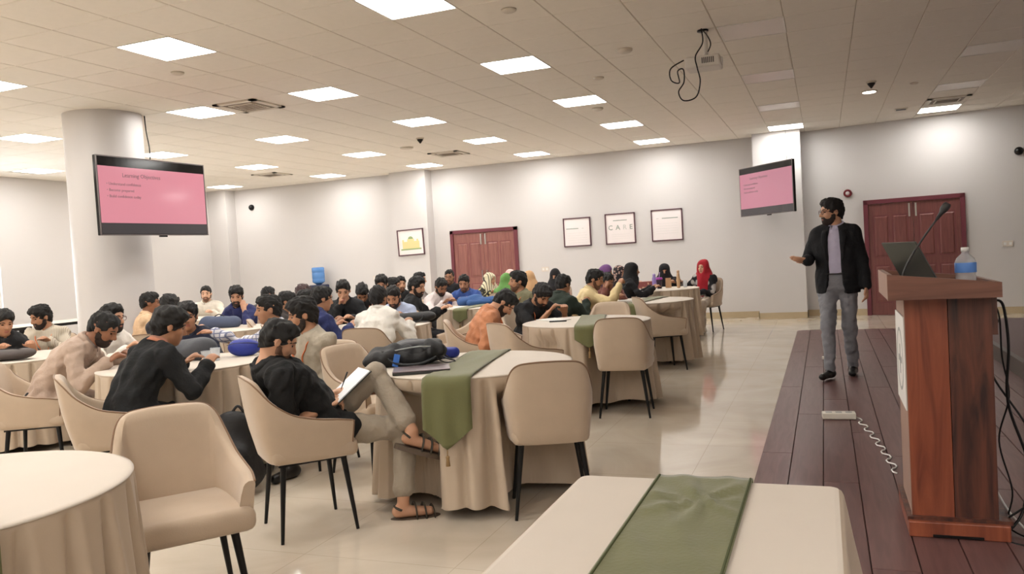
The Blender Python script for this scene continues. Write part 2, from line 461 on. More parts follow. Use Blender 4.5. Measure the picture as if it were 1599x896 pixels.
# ================================================================ FURNITURE
m_velvet = mat('taupe_velvet', (189, 169, 147), 0.8, var=0.12, vscale=7, bump=0.06, bscale=260, sheen=0.35)
m_piping = mat('velvet_piping', (132, 104, 82), 0.8, sheen=0.2)
m_black = mat('black_metal', (18, 17, 17), 0.4, metal=0.3)
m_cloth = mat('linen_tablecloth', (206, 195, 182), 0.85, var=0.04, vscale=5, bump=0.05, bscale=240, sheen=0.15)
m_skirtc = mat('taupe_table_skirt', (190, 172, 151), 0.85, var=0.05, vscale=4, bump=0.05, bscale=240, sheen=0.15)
m_green = mat('olive_runner', (104, 104, 66), 0.8, var=0.12, vscale=9, bump=0.1, bscale=90, sheen=0.3)
m_gold = mat('tassel_thread', (150, 122, 84), 0.8)

def catmull(P, n):
    P = [Vector(p) for p in P]; out = []
    for i in range(len(P) - 1):
        p0, p1, p2, p3 = P[max(i - 1, 0)], P[i], P[i + 1], P[min(i + 2, len(P) - 1)]
        for k in range(n):
            t = k / n
            out.append(0.5 * ((2 * p1) + (p2 - p0) * t + (2 * p0 - 5 * p1 + 4 * p2 - p3) * t * t + (3 * p1 - p0 - 3 * p2 + p3) * t ** 3))
    out.append(P[-1]); return out

# a chair faces +Y; footprint of the shell from the left arm round the back to the right arm: (x, y, top height)
half = [(0, -0.255, 0.838), (0.085, -0.254, 0.836), (0.155, -0.244, 0.826), (0.196, -0.222, 0.79), (0.222, -0.175, 0.715), (0.238, -0.09, 0.645), (0.247, 0.02, 0.612), (0.248, 0.12, 0.597), (0.24, 0.205, 0.58)]
ctrl = [(-x, y, z) for x, y, z in half[:0:-1]] + half
rim = catmull(ctrl, 4)
def chair_meshes():
    th = 0.04; zb = 0.395
    n = len(rim); rows = []
    for i, p in enumerate(rim):
        t = (rim[min(i + 1, n - 1)] - rim[max(i - 1, 0)]); t.z = 0; t.normalize()
        nrm = Vector((-t.y, t.x, 0))
        if nrm.dot(Vector((0, -0.02, 0)) - Vector((p.x, p.y, 0))) > 0: nrm = -nrm      # outward
        def at(z, off):
            k = (z - zb) / (0.838 - zb)
            lean = -0.055 * max(0, k) * max(0, min(1, (-p.y) / 0.25))
            s = 0.90 + 0.10 * min(1, k * 2.2)
            return Vector((p.x * s + nrm.x * off, p.y * s + lean + nrm.y * off, z))
        zt = p.z; col = []
        for q in (0, 0.04, 0.15, 0.35, 0.55, 0.75, 0.92): col.append(at(zb + (zt - zb) * q, 0 if q else -0.012))
        col.append(at(zt - 0.004, -0.003)); col.append(at(zt, -0.012)); col.append(at(zt, -th + 0.014)); col.append(at(zt - 0.008, -th + 0.002))
        for q in (0.9, 0.7, 0.45, 0.25, 0.1): col.append(at(zb + (zt - zb) * q, -th - 0.012 * math.sin(PI * q)))
        rows.append(col)
    mb = MB(); mb.grid(rows)
    k = len(rows[0])
    mb.f.append(list(range(k))); mb.f.append([(n - 1) * k + j for j in range(k)][::-1]); mb.mi += [0, 0]
    # underside of the shell
    mb.add([r[0] for r in rows] + [Vector((0, 0, zb))], [(i, i + 1, n) for i in range(n - 1)] + [(n - 1, 0, n)])
    shell = mb.mesh('shell', True); shell.set_sharp_from_angle(angle=R(50)); shell.materials.append(m_velvet)
    pp = MB(); pp.tube([r[7] + Vector((0, 0, 0.002)) for r in rows] + [rows[-1][4], rows[-1][1]], 0.0045, 6)
    piping = pp.mesh('piping', True); piping.materials.append(m_piping)
    cu = MB(); cu.rbox((0, 0.005, 0.437), (0.405, 0.44, 0.095), 0.035, seg=3)
    for i, v in enumerate(cu.v):
        x, y, z = v
        if z > 0.44: z += 0.012 * (1 - (x / 0.21) ** 2) * (1 - ((y - 0.005) / 0.23) ** 2)
        x *= 1.0 + 0.16 * (y + 0.2) / 0.42
        cu.v[i] = (x, y, z)
    cush = cu.mesh('seat_cushion', True); cush.set_sharp_from_angle(angle=R(60)); cush.materials.append(m_velvet)
    fm = MB()
    fm.bbox((-0.17, -0.18, 0.378), (-0.145, 0.17, 0.398)); fm.bbox((0.145, -0.18, 0.378), (0.17, 0.17, 0.398)); fm.bbox((-0.15, -0.02, 0.378), (0.15, 0.01, 0.398))
    frame = fm.mesh('seat_frame'); frame.materials.append(m_black)
    legs = []
    for sx, sy in ((-1, -1), (1, -1), (-1, 1), (1, 1)):
        lg = MB(); lg.tube([(sx * 0.155, sy * 0.155, 0.395), (sx * 0.205, sy * 0.195, 0.0)], [0.0165, 0.009], 10)
        me = lg.mesh('leg', True); me.set_sharp_from_angle(angle=R(50)); me.materials.append(m_black); legs.append(me)
    return shell, piping, cush, frame, legs
CH = chair_meshes()
def chair(x, y, ang, label, group=None):
    """ang: world direction in degrees the chair faces"""
    t = thing('dining_chair', label, 'chair', (x, y, 0), R(ang - 90), group)
    s = link('shell', CH[0], None, t); link('piping', CH[1], None, s)
    link('seat_cushion', CH[2], None, t); link('seat_frame', CH[3], None, t)
    for l in CH[4]: link('leg', l, None, t)
    return t

# ---------------------------------------------------------------- round tables
TABLES = dict(front_left=(-2.58, 1.6), centre=(-1.98, 4.40), aisle2=(-2.05, 7.08), aisle3=(-2.05, 9.65), far_right=(-2.35, 12.25),
              jacket=(-4.28, 4.5), mid=(-4.33, 7.15), mid3=(-4.25, 9.75), women=(-4.5, 12.4), left=(-6.6, 4.97), left2=(-6.35, 7.25), left3=(-6.6, 10.0), left4=(-8.35, 9.15), back=(-6.1, 12.55))
TR, TH = 0.575, 0.745
m_tabletop = wood('table_plywood', (150, 118, 84), (172, 140, 104), 0.5, (4, 4, 4), 2)
tt = MB(); tt.lathe([(TR - 0.056, TH - 0.03), (TR - 0.05, TH - 0.025), (TR - 0.05, TH - 0.004), (TR - 0.056, TH)], n=40); tt_me = tt.mesh('tabletop'); tt_me.materials.append(m_tabletop)
fo = MB(); fo.tube([(0.3, 0.0, TH - 0.03), (0.36, 0, 0.02)], 0.014, 8); leg_me = fo.mesh('leg', True); leg_me.materials.append(m_black)
hb = MB(); hb.lathe([(0.3, TH - 0.05), (0.32, TH - 0.05), (0.32, TH - 0.03), (0.3, TH - 0.03)], n=32, cap=False); hub_me = hb.mesh('leg_ring'); hub_me.materials.append(m_black)
def cloth_meshes(seed, dents=()):
    rnd = random.Random(seed)
    n = 480; npl = 24
    offs = [rnd.uniform(-0.06, 0.06) for _ in range(npl)]; wid = [rnd.uniform(0.04, 0.062) for _ in range(npl)]; amp = [rnd.uniform(0.6, 1.3) for _ in range(npl)]
    ph = [rnd.uniform(0, 6.28) for _ in range(6)]
    rows = []
    zs = [TH + 0.004, TH - 0.004, TH - 0.02, TH - 0.06, TH - 0.13, TH - 0.22, TH - 0.33, TH - 0.45, TH - 0.56, TH - 0.64, TH - 0.69]
    for z in zs:
        t = (TH + 0.004 - z) / 0.694; row = []
        for k in range(n):
            q = 2 * PI * k / n
            r = TR + 0.006 + 0.045 * t ** 1.3 - (0.007 if z > TH else 0.0)
            # box pleats: narrow slits between flat panels
            for i in range(npl):
                c = 2 * PI * (i + offs[i] * 2) / npl
                d = (q - c + PI) % (2 * PI) - PI
                w = wid[i] * (0.5 + 0.6 * t)
                if z < TH - 0.01: r -= 0.065 * amp[i] * min(1, 0.22 + 2.4 * t) * math.exp(-(d / w) ** 2)
                if z < TH - 0.01: r += 0.014 * amp[i] * min(1, 0.2 + 1.6 * t) * math.exp(-((d - 2.1 * w) / w) ** 2)
            r += 0.018 * t * t * (math.sin(5 * q + ph[0]) + 0.7 * math.sin(9 * q + ph[1]) + 0.5 * math.sin(14 * q + ph[2]))
            x, y = r * math.cos(q), r * math.sin(q)
            # where a chair is pushed in, its shell presses the cloth inwards
            for (dx, dy, rad) in dents:
                for _ in range(30):
                    if z < 0.66 and math.hypot(x - dx, y - dy) < rad: x *= 0.975; y *= 0.975
                    else: break
            row.append((x, y, z + (0.012 * math.sin(7 * q + ph[3]) * (t > 0.98))))
        rows.append(row + [row[0]])
    sk = MB(); sk.grid(rows)
    skirt = sk.mesh('skirt', True, fix=True); skirt.materials.append(m_skirtc)
    tp = MB(); nn = 96; vs = []
    for r in (TR + 0.0035, TR - 0.002, TR - 0.02, 0.3):
        for k in range(nn):
            q = 2 * PI * k / nn; vs.append((r * math.cos(q), r * math.sin(q), TH + 0.006 + (0.0022 if r < TR else -0.001)))
    fs = [(i * nn + k, i * nn + (k + 1) % nn, (i + 1) * nn + (k + 1) % nn, (i + 1) * nn + k) for i in range(3) for k in range(nn)] + [[3 * nn + k for k in range(nn)]]
    tp.add(vs, fs); top = tp.mesh('top_cloth', True); top.materials.append(m_cloth)
    sm = MB(); sm.lathe([(TR + 0.0015, TH - 0.001), (TR + 0.0085, TH + 0.001), (TR + 0.0085, TH + 0.005), (TR + 0.0015, TH + 0.0075)], n=96, cap=False)
    seam = sm.mesh('hem_seam', True); seam.materials.append(m_cloth)
    return skirt, top, seam
CL = [cloth_meshes(3), cloth_meshes(11)]
def round_table(key, desc, dents=(), rot=0.0):
    x, y = TABLES[key]
    t = thing('round_table', 'round banquet table hidden under the taupe cloth, ' + desc, 'table', (x, y, 0), rot)
    link('tabletop', tt_me, None, t); link('leg_ring', hub_me, None, t)
    for k in range(4):
        link('leg', leg_me, None, t, rot=(0, 0, k * PI / 2 + 0.6))
    cl = CL[len(key) % 2] if not dents else cloth_meshes(5 + len(key), [(dx - x, dy - y, r) for dx, dy, r in dents])
    c = thing('tablecloth', 'cream topped tablecloth with pleated taupe skirt, ' + desc, 'tablecloth', (x, y, 0), 0 if dents else rot)
    s = link('skirt', cl[0], None, c); tp = link('top_cloth', cl[1], None, c); link('hem_seam', cl[2], None, tp)
    return c

def runner(key, ang, width, front, back, label, point=0.14, cx=0.0, seed=1, bunch=0.0):
    """cloth strip across a round table; ang = direction of its front end; front/back = how far each end hangs"""
    x0, y0 = TABLES[key]; rnd = random.Random(seed)
    half = math.sqrt(max(0.01, TR * TR - cx * cx))
    nu = 13; path = []
    rr = half + 0.028
    s = -rr - back
    pts = []
    L = []
    for v in [back * k / 6 for k in range(6, 0, -1)]: L.append((-rr - 0.022, TH - v + 0.004))
    for k in range(17): L.append((-rr + 2 * rr * k / 16, TH + 0.0145 if 0 < k < 16 else TH + 0.008))
    for v in [front * k / 14 for k in range(1, 15)]: L.append((rr + 0.022 + 0.03 * v / max(front, 0.1), TH - v + 0.004))
    ph = [rnd.uniform(0, 6) for _ in range(4)]
    rows = []
    for i, (d, z) in enumerate(L):
        row = []
        hang = max(0, TH - z)
        for k in range(nu):
            u = k / (nu - 1) * 2 - 1
            w = width * (1 - bunch * (0.5 + 0.5 * math.cos(d * 3)))
            a = u * w / 2
            zz = z; dd = d
            if i > 22 and front > 0:      # pointed hanging end
                vfront = TH - z
                lim = front - point * abs(u)
                if vfront > lim: zz = TH - lim
            e = math.sqrt(max(0.0, (TR + 0.03) ** 2 - min((a + cx) ** 2, (TR + 0.02) ** 2)))
            if 6 <= i <= 22: dd = d * (e / rr) if abs(d) > 0.0 else d
            else: dd = math.copysign(e + 0.02, d) + (0.035 * (TH - zz) / 0.6 if d > 0 else 0)
            if i <= 22 and i >= 6: zz += 0.004 * max(0, math.sin(9 * a / width + 6 * d + ph[0])) + 0.006 * bunch * max(0, math.sin(26 * a / width + 3 * d + ph[1]))
            else: dd += 0.010 * math.sin(7 * u + ph[2]) * min(1, hang * 4)
            row.append((dd, a + cx, zz))
        rows.append(row)
    mb = MB(); mb.grid(rows)
    t = thing('table_runner', label, 'table runner', (x0, y0, 0), R(ang))
    o = mb.build('runner_cloth', m_green, t, True)
    md = o.modifiers.new('thickness', 'SOLIDIFY'); md.thickness = 0.003; md.offset = 1
    tip = rows[-1][nu // 2]
    ts = MB(); ts.tube([Vector(tip) + Vector((0.004, 0, 0.0)), Vector(tip) + Vector((0.006, 0, -0.03))], [0.004, 0.003], 6)
    ts.lathe([(0.006, -0.03), (0.011, -0.036), (0.009, -0.048), (0.012, -0.085), (0.002, -0.086)], (tip[0] + 0.006, tip[1], tip[2]), 10)
    ts.build('tassel', m_gold, t, True)
    return t
round_table('front_left', 'nearest, cut by the left edge', rot=0.3)
round_table('centre', 'with the backpack and diagonal runner', dents=[(-1.44, 4.12, 0.285), (-2.14, 3.86, 0.17)])
round_table('aisle2', 'with the short runner point', dents=[(-1.63, 6.62, 0.285), (-2.36, 6.34, 0.285)], rot=1.0)
round_table('aisle3', 'behind the side-on empty chair', dents=[(-1.75, 9.12, 0.28)], rot=2.0)
round_table('far_right', 'of the red-scarfed woman', rot=0.7)
round_table('jacket', 'with the plastic cup and blue pouch', rot=1.4)
round_table('mid', 'of the white-shirted back', rot=2.2)
round_table('mid3', 'of the blue-shirted man', rot=0.2)
round_table('women', 'of the women by the door', rot=0.9)
round_table('left', 'at the left edge with the laptop bag', rot=1.9)
round_table('left2', 'behind the round column', rot=0.4)
round_table('left3', 'hidden below the water cooler', rot=2.6)
round_table('left4', 'before the pale man by the left pilaster', rot=1.2)
round_table('back', 'far back, left of the maroon back door', rot=0.1)
runner('centre', -79, 0.28, 0.36, 0.1, 'olive green runner lying askew with a long pointed hanging end', point=0.11, cx=-0.02, seed=4, bunch=0.12)
runner('aisle2', -77, 0.24, 0.17, 0.1, 'olive green runner with short dark point, beside the chair at centre', point=0.075, cx=0.05, seed=9)
runner('front_left', 150, 0.26, 0.2, 0.2, 'olive green runner corner on the nearest left table', point=0.08, seed=2)
runner('mid3', -92, 0.2, 0.16, 0.1, 'olive green runner under the blue jacket, far table', point=0.06, cx=0.0, seed=5)
runner('aisle3', -98, 0.24, 0.17, 0.1, 'dark green runner end beside the cream-shirted man', point=0.05, cx=0.0, seed=6)

# empty chairs
chair(-1.44, 4.12, 113, 'empty taupe chair seen from behind, nearest, tucked at the table with the backpack')
chair(-1.60, 6.62, 97, 'empty taupe chair seen from behind at centre of the aisle')
chair(-1.75, 9.12, 30, 'empty taupe chair seen side-on, arm towards the aisle, before the third aisle table')
chair(-2.37, 2.42, -38, 'large empty taupe chair in the left foreground facing the viewer')
chair(-2.88, 4.68, -16, 'empty taupe chair with visible seat back, beside the man in grey with a lanyard')
chair(-3.62, 7.72, -140, 'empty taupe chair facing the viewer behind the black bag')
chair(-2.36, 6.34, 52, 'empty taupe chair seen side-on, just right of the man in orange')
chair(-2.12, 8.02, -90, 'empty taupe chair top seen over the white table beside the green runner')
chair(-2.78, 10.75, -30, 'empty taupe chair back left of the woman in a black burqa')

# ---------------------------------------------------------------- cloth covered table in the right foreground
RX0, RX1, RY0, RY1, RZ = -0.655, 0.015, 0.75, 2.13, 0.76
t = thing('serving_table', 'rectangular table under a cream cloth in the right foreground', 'table', (0, 0, 0))
MB().bbox((RX0 + 0.01, RY0 + 0.01, RZ - 0.035), (RX1 - 0.01, RY1 - 0.01, RZ - 0.004)).build('tabletop', m_tabletop, t)
for x in (RX0 + 0.06, RX1 - 0.06):
    for y in (RY0 + 0.08, RY1 - 0.08): MB().tube([(x, y, RZ - 0.035), (x, y, 0)], 0.016, 8).build('leg', m_black, t, True)
def rect_cloth():
    rnd = random.Random(21); per = []
    rc = 0.03
    for (cx, cy, a0) in ((RX1 - rc, RY1 - rc, 0), (RX0 + rc, RY1 - rc, 90), (RX0 + rc, RY0 + rc, 180), (RX1 - rc, RY0 + rc, 270)):
        for k in range(7): per.append((cx + rc * math.cos(R(a0 + k * 15)), cy + rc * math.sin(R(a0 + k * 15))))
    pts = []
    for i, p in enumerate(per):
        q = per[(i + 1) % len(per)]; d = math.hypot(q[0] - p[0], q[1] - p[1]); n = max(1, int(d / 0.025))
        for k in range(n): pts.append((p[0] + (q[0] - p[0]) * k / n, p[1] + (q[1] - p[1]) * k / n))
    N = len(pts); cx, cy = (RX0 + RX1) / 2, (RY0 + RY1) / 2
    rows = []
    zs = [RZ, RZ - 0.004, RZ - 0.012, RZ - 0.05, RZ - 0.12, RZ - 0.22, RZ - 0.34, RZ - 0.46, RZ - 0.56, RZ - 0.66]
    for zi, z in enumerate(zs):
        t_ = (RZ - z) / 0.66; row = []
        for i, (x, y) in enumerate(pts):
            a, b = pts[i - 1], pts[(i + 1) % N]
            nx, ny = (b[1] - a[1]), -(b[0] - a[0]); l = math.hypot(nx, ny); nx /= l; ny /= l
            corner = max(0, 1 - math.hypot(min(abs(x - RX0), abs(x - RX1)), min(abs(y - RY0), abs(y - RY1))) / 0.14)
            off = (-0.006, 0.001, 0.004)[zi] if zi < 3 else 0.005 + 0.02 * t_
            off += 0.022 * min(1, 3 * t_) * math.sin(i * 0.33 + 0.5) * (0.35 + t_) * (zi > 2) + 0.012 * t_ * math.sin(i * 0.79 + 1.7)
            off += 0.07 * t_ * corner
            row.append((x + nx * off, y + ny * off, z + (0.012 * math.sin(i * 0.4) if zi == len(zs) - 1 else 0)))
        rows.append(row + [row[0]])
    return rows
rows = rect_cloth()
tc_ = thing('tablecloth', 'cream cloth draped over the rectangular table in the right foreground', 'tablecloth')
dr = MB(); dr.grid(rows); sk = dr.build('skirt', m_skirtc, tc_, True)
topm = MB(); n_ = len(rows[0]) - 1
topm.add([(p[0], p[1], RZ + 0.001) for p in rows[0][:-1]] + [((p[0] - (RX0 + RX1) / 2) * 0.97 + (RX0 + RX1) / 2, (p[1] - (RY0 + RY1) / 2) * 0.985 + (RY0 + RY1) / 2, RZ + 0.0025) for p in rows[0][:-1]],
         [(k, (k + 1) % n_, n_ + (k + 1) % n_, n_ + k) for k in range(n_)] + [[n_ + k for k in range(n_)]])
topm.build('top_cloth', m_cloth, tc_, False)
# its runner
rw = MB(); P = []
rnd = random.Random(5)
for i in range(61):
    v = i / 60; y = RY1 + 0.012 - v * (RY1 - RY0 + 0.02)
    row = []
    for k in range(25):
        u = k / 24
        xl = -0.443 + 0.0 * v; xr = -0.196 + 0.0 * v
        x = xl + (xr - xl) * u
        z = RZ + 0.0045
        # loose creases fanning from one point
        dx, dy = x + 0.30, y - 1.93
        rr = math.hypot(dx, dy); aa = math.atan2(dy, dx)
        z += 0.012 * max(0, math.sin(7 * aa + 3 * rr)) * math.exp(-(rr / 0.16) ** 2) * (rr > 0.02) + 0.0035 * max(0, math.sin(55 * x + 22 * y)) + 0.004 * max(0, math.sin(60 * y - 16 * x + 1)) * (0.4 + 0.6 * math.sin(3 * y))
        if u < 0.06 or u > 0.94: z = RZ + 0.006
        row.append((x, y, z))
    P.append(row)
P.insert(0, [(p[0], RY1 + 0.016, RZ - 0.05) for p in P[0]]); P.insert(0, [(p[0], RY1 + 0.022, RZ - 0.16) for p in P[0]])
t = thing('table_runner', 'olive green runner along the rectangular foreground table', 'table runner')
rw.grid(P); o = rw.build('runner_cloth', m_green, t, True)
md = o.modifiers.new('thickness', 'SOLIDIFY'); md.thickness = 0.002; md.offset = 1
m_greenhem = mat('olive_runner_hem', (72, 78, 46), 0.8)
for xx in (-0.437, -0.202):
    MB().tube([(xx, RY1 + 0.008, RZ + 0.008), (xx, 1.4, RZ + 0.008), (xx, RY0, RZ + 0.008)], 0.003, 6).build('hem_piping', m_greenhem, t)

# long desks along the left wall
m_desk = mat('desk_laminate', (206, 196, 182), 0.4)
def desk(y0, y1, label):
    t = thing('wall_desk', label, 'desk')
    x0, x1 = -12.2, -11.2
    MB().bbox((x0, y0, 0.715), (x1, y1, 0.74)).build('desk_top', m_desk, t)
    MB().bbox((x1, y0, 0.70), (x1 + 0.012, y1, 0.745)).build('edge_band', m_black, t)
    for y in (y0 + 0.12, y0 + 0.3, y1 - 0.12):
        for x in (x0 + 0.08, x1 - 0.05): MB().bbox((x - 0.025, y - 0.025, 0), (x + 0.025, y + 0.025, 0.715)).build('leg', m_black, t)
desk(6.4, 8.7, 'long pale desk with black edge by the left window, nearer')
desk(8.78, 10.9, 'long pale desk with black edge behind the round column')
# ================================================================ PODIUM
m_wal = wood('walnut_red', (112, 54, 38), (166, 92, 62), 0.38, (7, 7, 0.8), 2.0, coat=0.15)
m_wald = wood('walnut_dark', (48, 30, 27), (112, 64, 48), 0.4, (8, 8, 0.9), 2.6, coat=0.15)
m_walb = wood('walnut_top', (98, 62, 50), (136, 92, 74), 0.38, (0.9, 8, 8), 2.2, coat=0.15)
m_walp = mat('walnut_pale_edge', (158, 130, 116), 0.5, var=0.08, vscale=10)
PX0, PX1, PY0, PY1 = 0.325, 0.668, 4.02, 4.48
pod = thing('podium', 'wooden lectern on the stage with laptop and gooseneck microphone', 'podium', (0, 0, 0.014))
xm = 0.497
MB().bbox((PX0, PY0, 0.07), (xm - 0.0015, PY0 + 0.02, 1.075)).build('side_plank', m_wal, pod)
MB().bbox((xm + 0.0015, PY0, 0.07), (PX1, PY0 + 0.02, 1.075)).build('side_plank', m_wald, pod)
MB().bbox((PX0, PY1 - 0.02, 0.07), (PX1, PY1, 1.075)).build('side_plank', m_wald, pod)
MB().bbox((PX0, PY0 + 0.02, 0.07), (PX0 + 0.02, PY1 - 0.02, 1.075)).build('front_panel', m_walp, pod)
MB().bbox((PX0 - 0.003, PY0, 0.07), (PX0, PY0 + 0.012, 1.075)).build('edge_strip', m_walp, pod)
MB().bbox((PX1 - 0.02, PY0 + 0.02, 0.07), (PX1, PY1 - 0.02, 0.70)).build('back_panel', m_wald, pod)
MB().bbox((PX0 + 0.02, PY0 + 0.02, 0.69), (PX1 + 0.0, PY1 - 0.02, 0.71)).build('inner_shelf', m_wald, pod)
rp = MB(); rp.bbox((PX1, PY0 + 0.004, 0.9), (PX1 + 0.022, PY1 - 0.004, 1.075)); dw = rp.build('drawer', m_wald, pod)
MB().lathe([(0.002, 0), (0.011, 0.004), (0.011, 0.018), (0.004, 0.022)], n=10).build('knob', m_black, dw, True, loc=(PX1 + 0.02, PY0 + 0.1, 0.95), rot=(0, PI / 2, 0))
pb = MB(); pb.rbox((0.505, 4.24, 0.035), (0.40, 0.54, 0.07), 0.005); pb.build('plinth', m_wal, pod)
MB().bbox((PX0 - 0.022, PY0 - 0.026, 0.066), (PX1 + 0.05, PY1 + 0.026, 0.084)).build('plinth_moulding', m_wald, pod)
MB().bbox((0.4, 3.966, 0.004), (0.6, 3.971, 0.016)).build('plinth_gap', m_black, pod)
# reading desk: open tray, front (audience) end higher
TX0, TX1, TY0, TY1 = 0.252, 0.69, 3.9, 4.545
def tray_z(x): return 1.186 - (x - TX0) / (TX1 - TX0) * 0.05
for y0, y1, n_ in ((TY0, TY0 + 0.022, 'tray_side'), (TY1 - 0.022, TY1, 'tray_side')):
    s = MB(); xs = [TX0, TX1]
    vs = []
    for y in (y0, y1): vs += [(TX0, y, 1.072), (TX1, y, 1.072), (TX1, y, tray_z(TX1)), (TX0, y, tray_z(TX0))]
    s.add(vs, [(0, 1, 2, 3), (4, 7, 6, 5), (0, 4, 5, 1), (1, 5, 6, 2), (2, 6, 7, 3), (3, 7, 4, 0)]); s.build(n_, m_walb, pod)
MB().bbox((TX0, TY0 + 0.022, 1.072), (TX0 + 0.02, TY1 - 0.022, tray_z(TX0))).build('tray_front', m_walp, pod)
MB().bbox((TX0 - 0.002, TY0, 1.072), (TX0, TY0 + 0.022, tray_z(TX0))).build('tray_edge', m_walp, pod)
MB().bbox((TX1 - 0.02, TY0 + 0.022, 1.072), (TX1, TY1 - 0.022, tray_z(TX1))).build('tray_back', m_walb, pod)
ft = MB(); vs = []
for x, z in ((TX0 + 0.02, 1.15), (TX1 - 0.02, 1.105)):
    for y in (TY0 + 0.022, TY1 - 0.022):
        for zz in (z - 0.015, z): vs.append((x, y, zz))
ft.add(vs, [(0, 1, 3, 2), (4, 6, 7, 5), (0, 4, 5, 1), (2, 3, 7, 6), (1, 5, 7, 3), (0, 2, 6, 4)]); ft.build('tray_floor', m_walb, pod)
# white sign with a crest on the audience side
m_white = mat('white_board', (232, 230, 226), 0.5)
m_greyprint = mat('grey_print', (168, 170, 168), 0.6)
sg = MB().bbox((PX0 - 0.008, PY0 + 0.005, 0.56), (PX0 - 0.0035, PY1 - 0.03, 0.985)).build('sign_board', m_white, pod)
cr = MB(); cr.lathe([(0.135, 0), (0.15, 0), (0.15, 0.001), (0.135, 0.001)], n=32, cap=False); cr.box((0, 0, 0.0005), (0.14, 0.03, 0.001)); cr.box((0, 0, 0.0005), (0.03, 0.16, 0.001))
cr.build('crest', m_greyprint, sg, loc=(PX0 - 0.0082, (PY0 + PY1) / 2 - 0.01, 0.77), rot=(0, -PI / 2, 0))

# gooseneck microphone
m_dgrey = mat('matt_charcoal', (52, 52, 52), 0.5)
mic = thing('microphone', 'black gooseneck microphone rising from the podium', 'microphone', (0.32, 4.0, 1.155))
gn = catmull([(0, 0, 0), (0.005, 0.0, 0.045), (0.035, 0.0, 0.11), (0.085, 0.0, 0.19), (0.145, 0.0, 0.275)], 6)
MB().tube(gn, 0.0045, 8).build('gooseneck', m_dgrey, mic, True)
MB().lathe([(0.028, -0.008), (0.028, 0.004), (0.012, 0.012), (0.007, 0.03)], n=16).build('base', m_dgrey, mic, True)
hd = Vector((0.06, 0, 0.085)).normalized(); p = Vector(gn[-1])
MB().tube([p, p + hd * 0.035, p + hd * 0.05, p + hd * 0.072, p + hd * 0.083], [0.006, 0.010, 0.0165, 0.0175, 0.013], 12).build('mic_head', m_dgrey, mic, True)
# laptop on the tray, screen turned to the speaker's side
m_lapt = mat('laptop_grey', (92, 96, 92), 0.32, metal=0.55)
lap = thing('laptop', 'open dark laptop on the podium, lid leaning to the audience', 'laptop', (0.42, 4.2, 1.143), R(24))
MB().rbox((0.09, 0.0, 0.004), (0.2, 0.3, 0.014), 0.004, rot=Matrix.Rotation(R(6), 3, 'Y')).build('keyboard_base', m_dgrey, lap)
lid = MB(); rot = Matrix.Rotation(R(-28), 3, 'Y')
lid.rbox(rot @ Vector((0, 0, 0.105)) + Vector((-0.012, 0, 0.012)), (0.008, 0.3, 0.205), 0.003, rot=rot); lid.build('lid', m_lapt, lap)
m_screen = mat('laptop_screen', (20, 24, 24), 0.15)
sc_ = MB(); sc_.box(rot @ Vector((0.0045, 0, 0.108)) + Vector((-0.012, 0, 0.012)), (0.001, 0.28, 0.18), rot=rot); sc_.build('screen', m_screen, lap)
# water bottle
m_pet = mat('clear_plastic', (226, 230, 234), 0.15, alpha=0.34)
m_water = mat('bottle_water', (225, 235, 242), 0.02, trans=1.0, ior=1.2)
m_labelb = mat('blue_bottle_label', (92, 140, 214), 0.45)
wbz = 1.115
wb_ = thing('water_bottle', 'large clear water bottle with a blue label on the podium end', 'bottle', (0.585, 4.1, wbz - 0.005))
MB().lathe([(0.036, 0), (0.043, 0.008), (0.043, 0.06), (0.040, 0.068), (0.043, 0.076), (0.043, 0.125), (0.036, 0.142), (0.018, 0.16), (0.0145, 0.165), (0.0145, 0.176)], n=24).build('bottle_body', m_pet, wb_, True)
MB().lathe([(0.0436, 0.078), (0.0440, 0.079), (0.0440, 0.121), (0.0436, 0.122)], n=24, cap=False).build('paper_label', m_labelb, wb_, True)
MB().lathe([(0.0165, 0.172), (0.0165, 0.188), (0.014, 0.19)], n=16).build('cap', m_white, wb_, True)

# power box with coiled white lead on the stage, black cables behind the podium
m_ivory = mat('ivory_plastic', (226, 220, 208), 0.45)
bx_ = thing('power_strip', 'white floor socket strip on the stage with a wavy white lead', 'power strip', (0.05, 6.5, 0.0145), R(4))
MB().rbox((0, 0, 0.025), (0.235, 0.1, 0.045), 0.006).build('socket_box', m_ivory, bx_)
for k in range(3): MB().box((-0.07 + k * 0.07, 0, 0.0478), (0.045, 0.045, 0.001)).build('socket', m_greyprint, bx_)
MB().box((0.118, 0, 0.026), (0.004, 0.05, 0.03)).build('end_plug', m_dgrey, bx_)
cp = [Vector((0.17, 6.49, 0.03))]
A, B = Vector((0.18, 6.48, 0.018)), Vector((0.33, 5.0, 0.018))
for k in range(1, 50):
    v = k / 49; cp.append(A.lerp(B, v) + Vector((0.020 * math.sin(v * 44) + 0.02 * math.sin(3 * v), 0, 0.003 + 0.003 * math.sin(v * 88))))
tag(MB().tube(cp, 0.005, 6).build('power_lead', m_white, None, True), 'wavy white lead running from the floor sockets to the podium', 'cable')
bp = MB().rbox((0, 0, 0.014), (0.15, 0.06, 0.028), 0.004).build('cable_cover', m_ivory, None, loc=(0.0, 9.72, 0.0145), rot=(0, 0, 0)); tag(bp, 'small white floor box behind the speaker\'s shoes', 'floor box')
def cable(pts, r, name, label, m=m_black, cat='cable'):
    return tag(MB().tube(catmull(pts, 8), r, 6).build(name, m, None, True), label, cat)
cable([(0.695, 4.1, 1.06), (0.73, 4.12, 1.03), (0.745, 4.12, 0.85), (0.735, 4.12, 0.6), (0.80, 4.1, 0.33), (0.77, 4.08, 0.12), (0.69, 4.0, 0.02), (0.8, 3.9, 0.02), (0.95, 3.8, 0.02)], 0.006, 'power_cable', 'thick black cable hanging behind the podium')
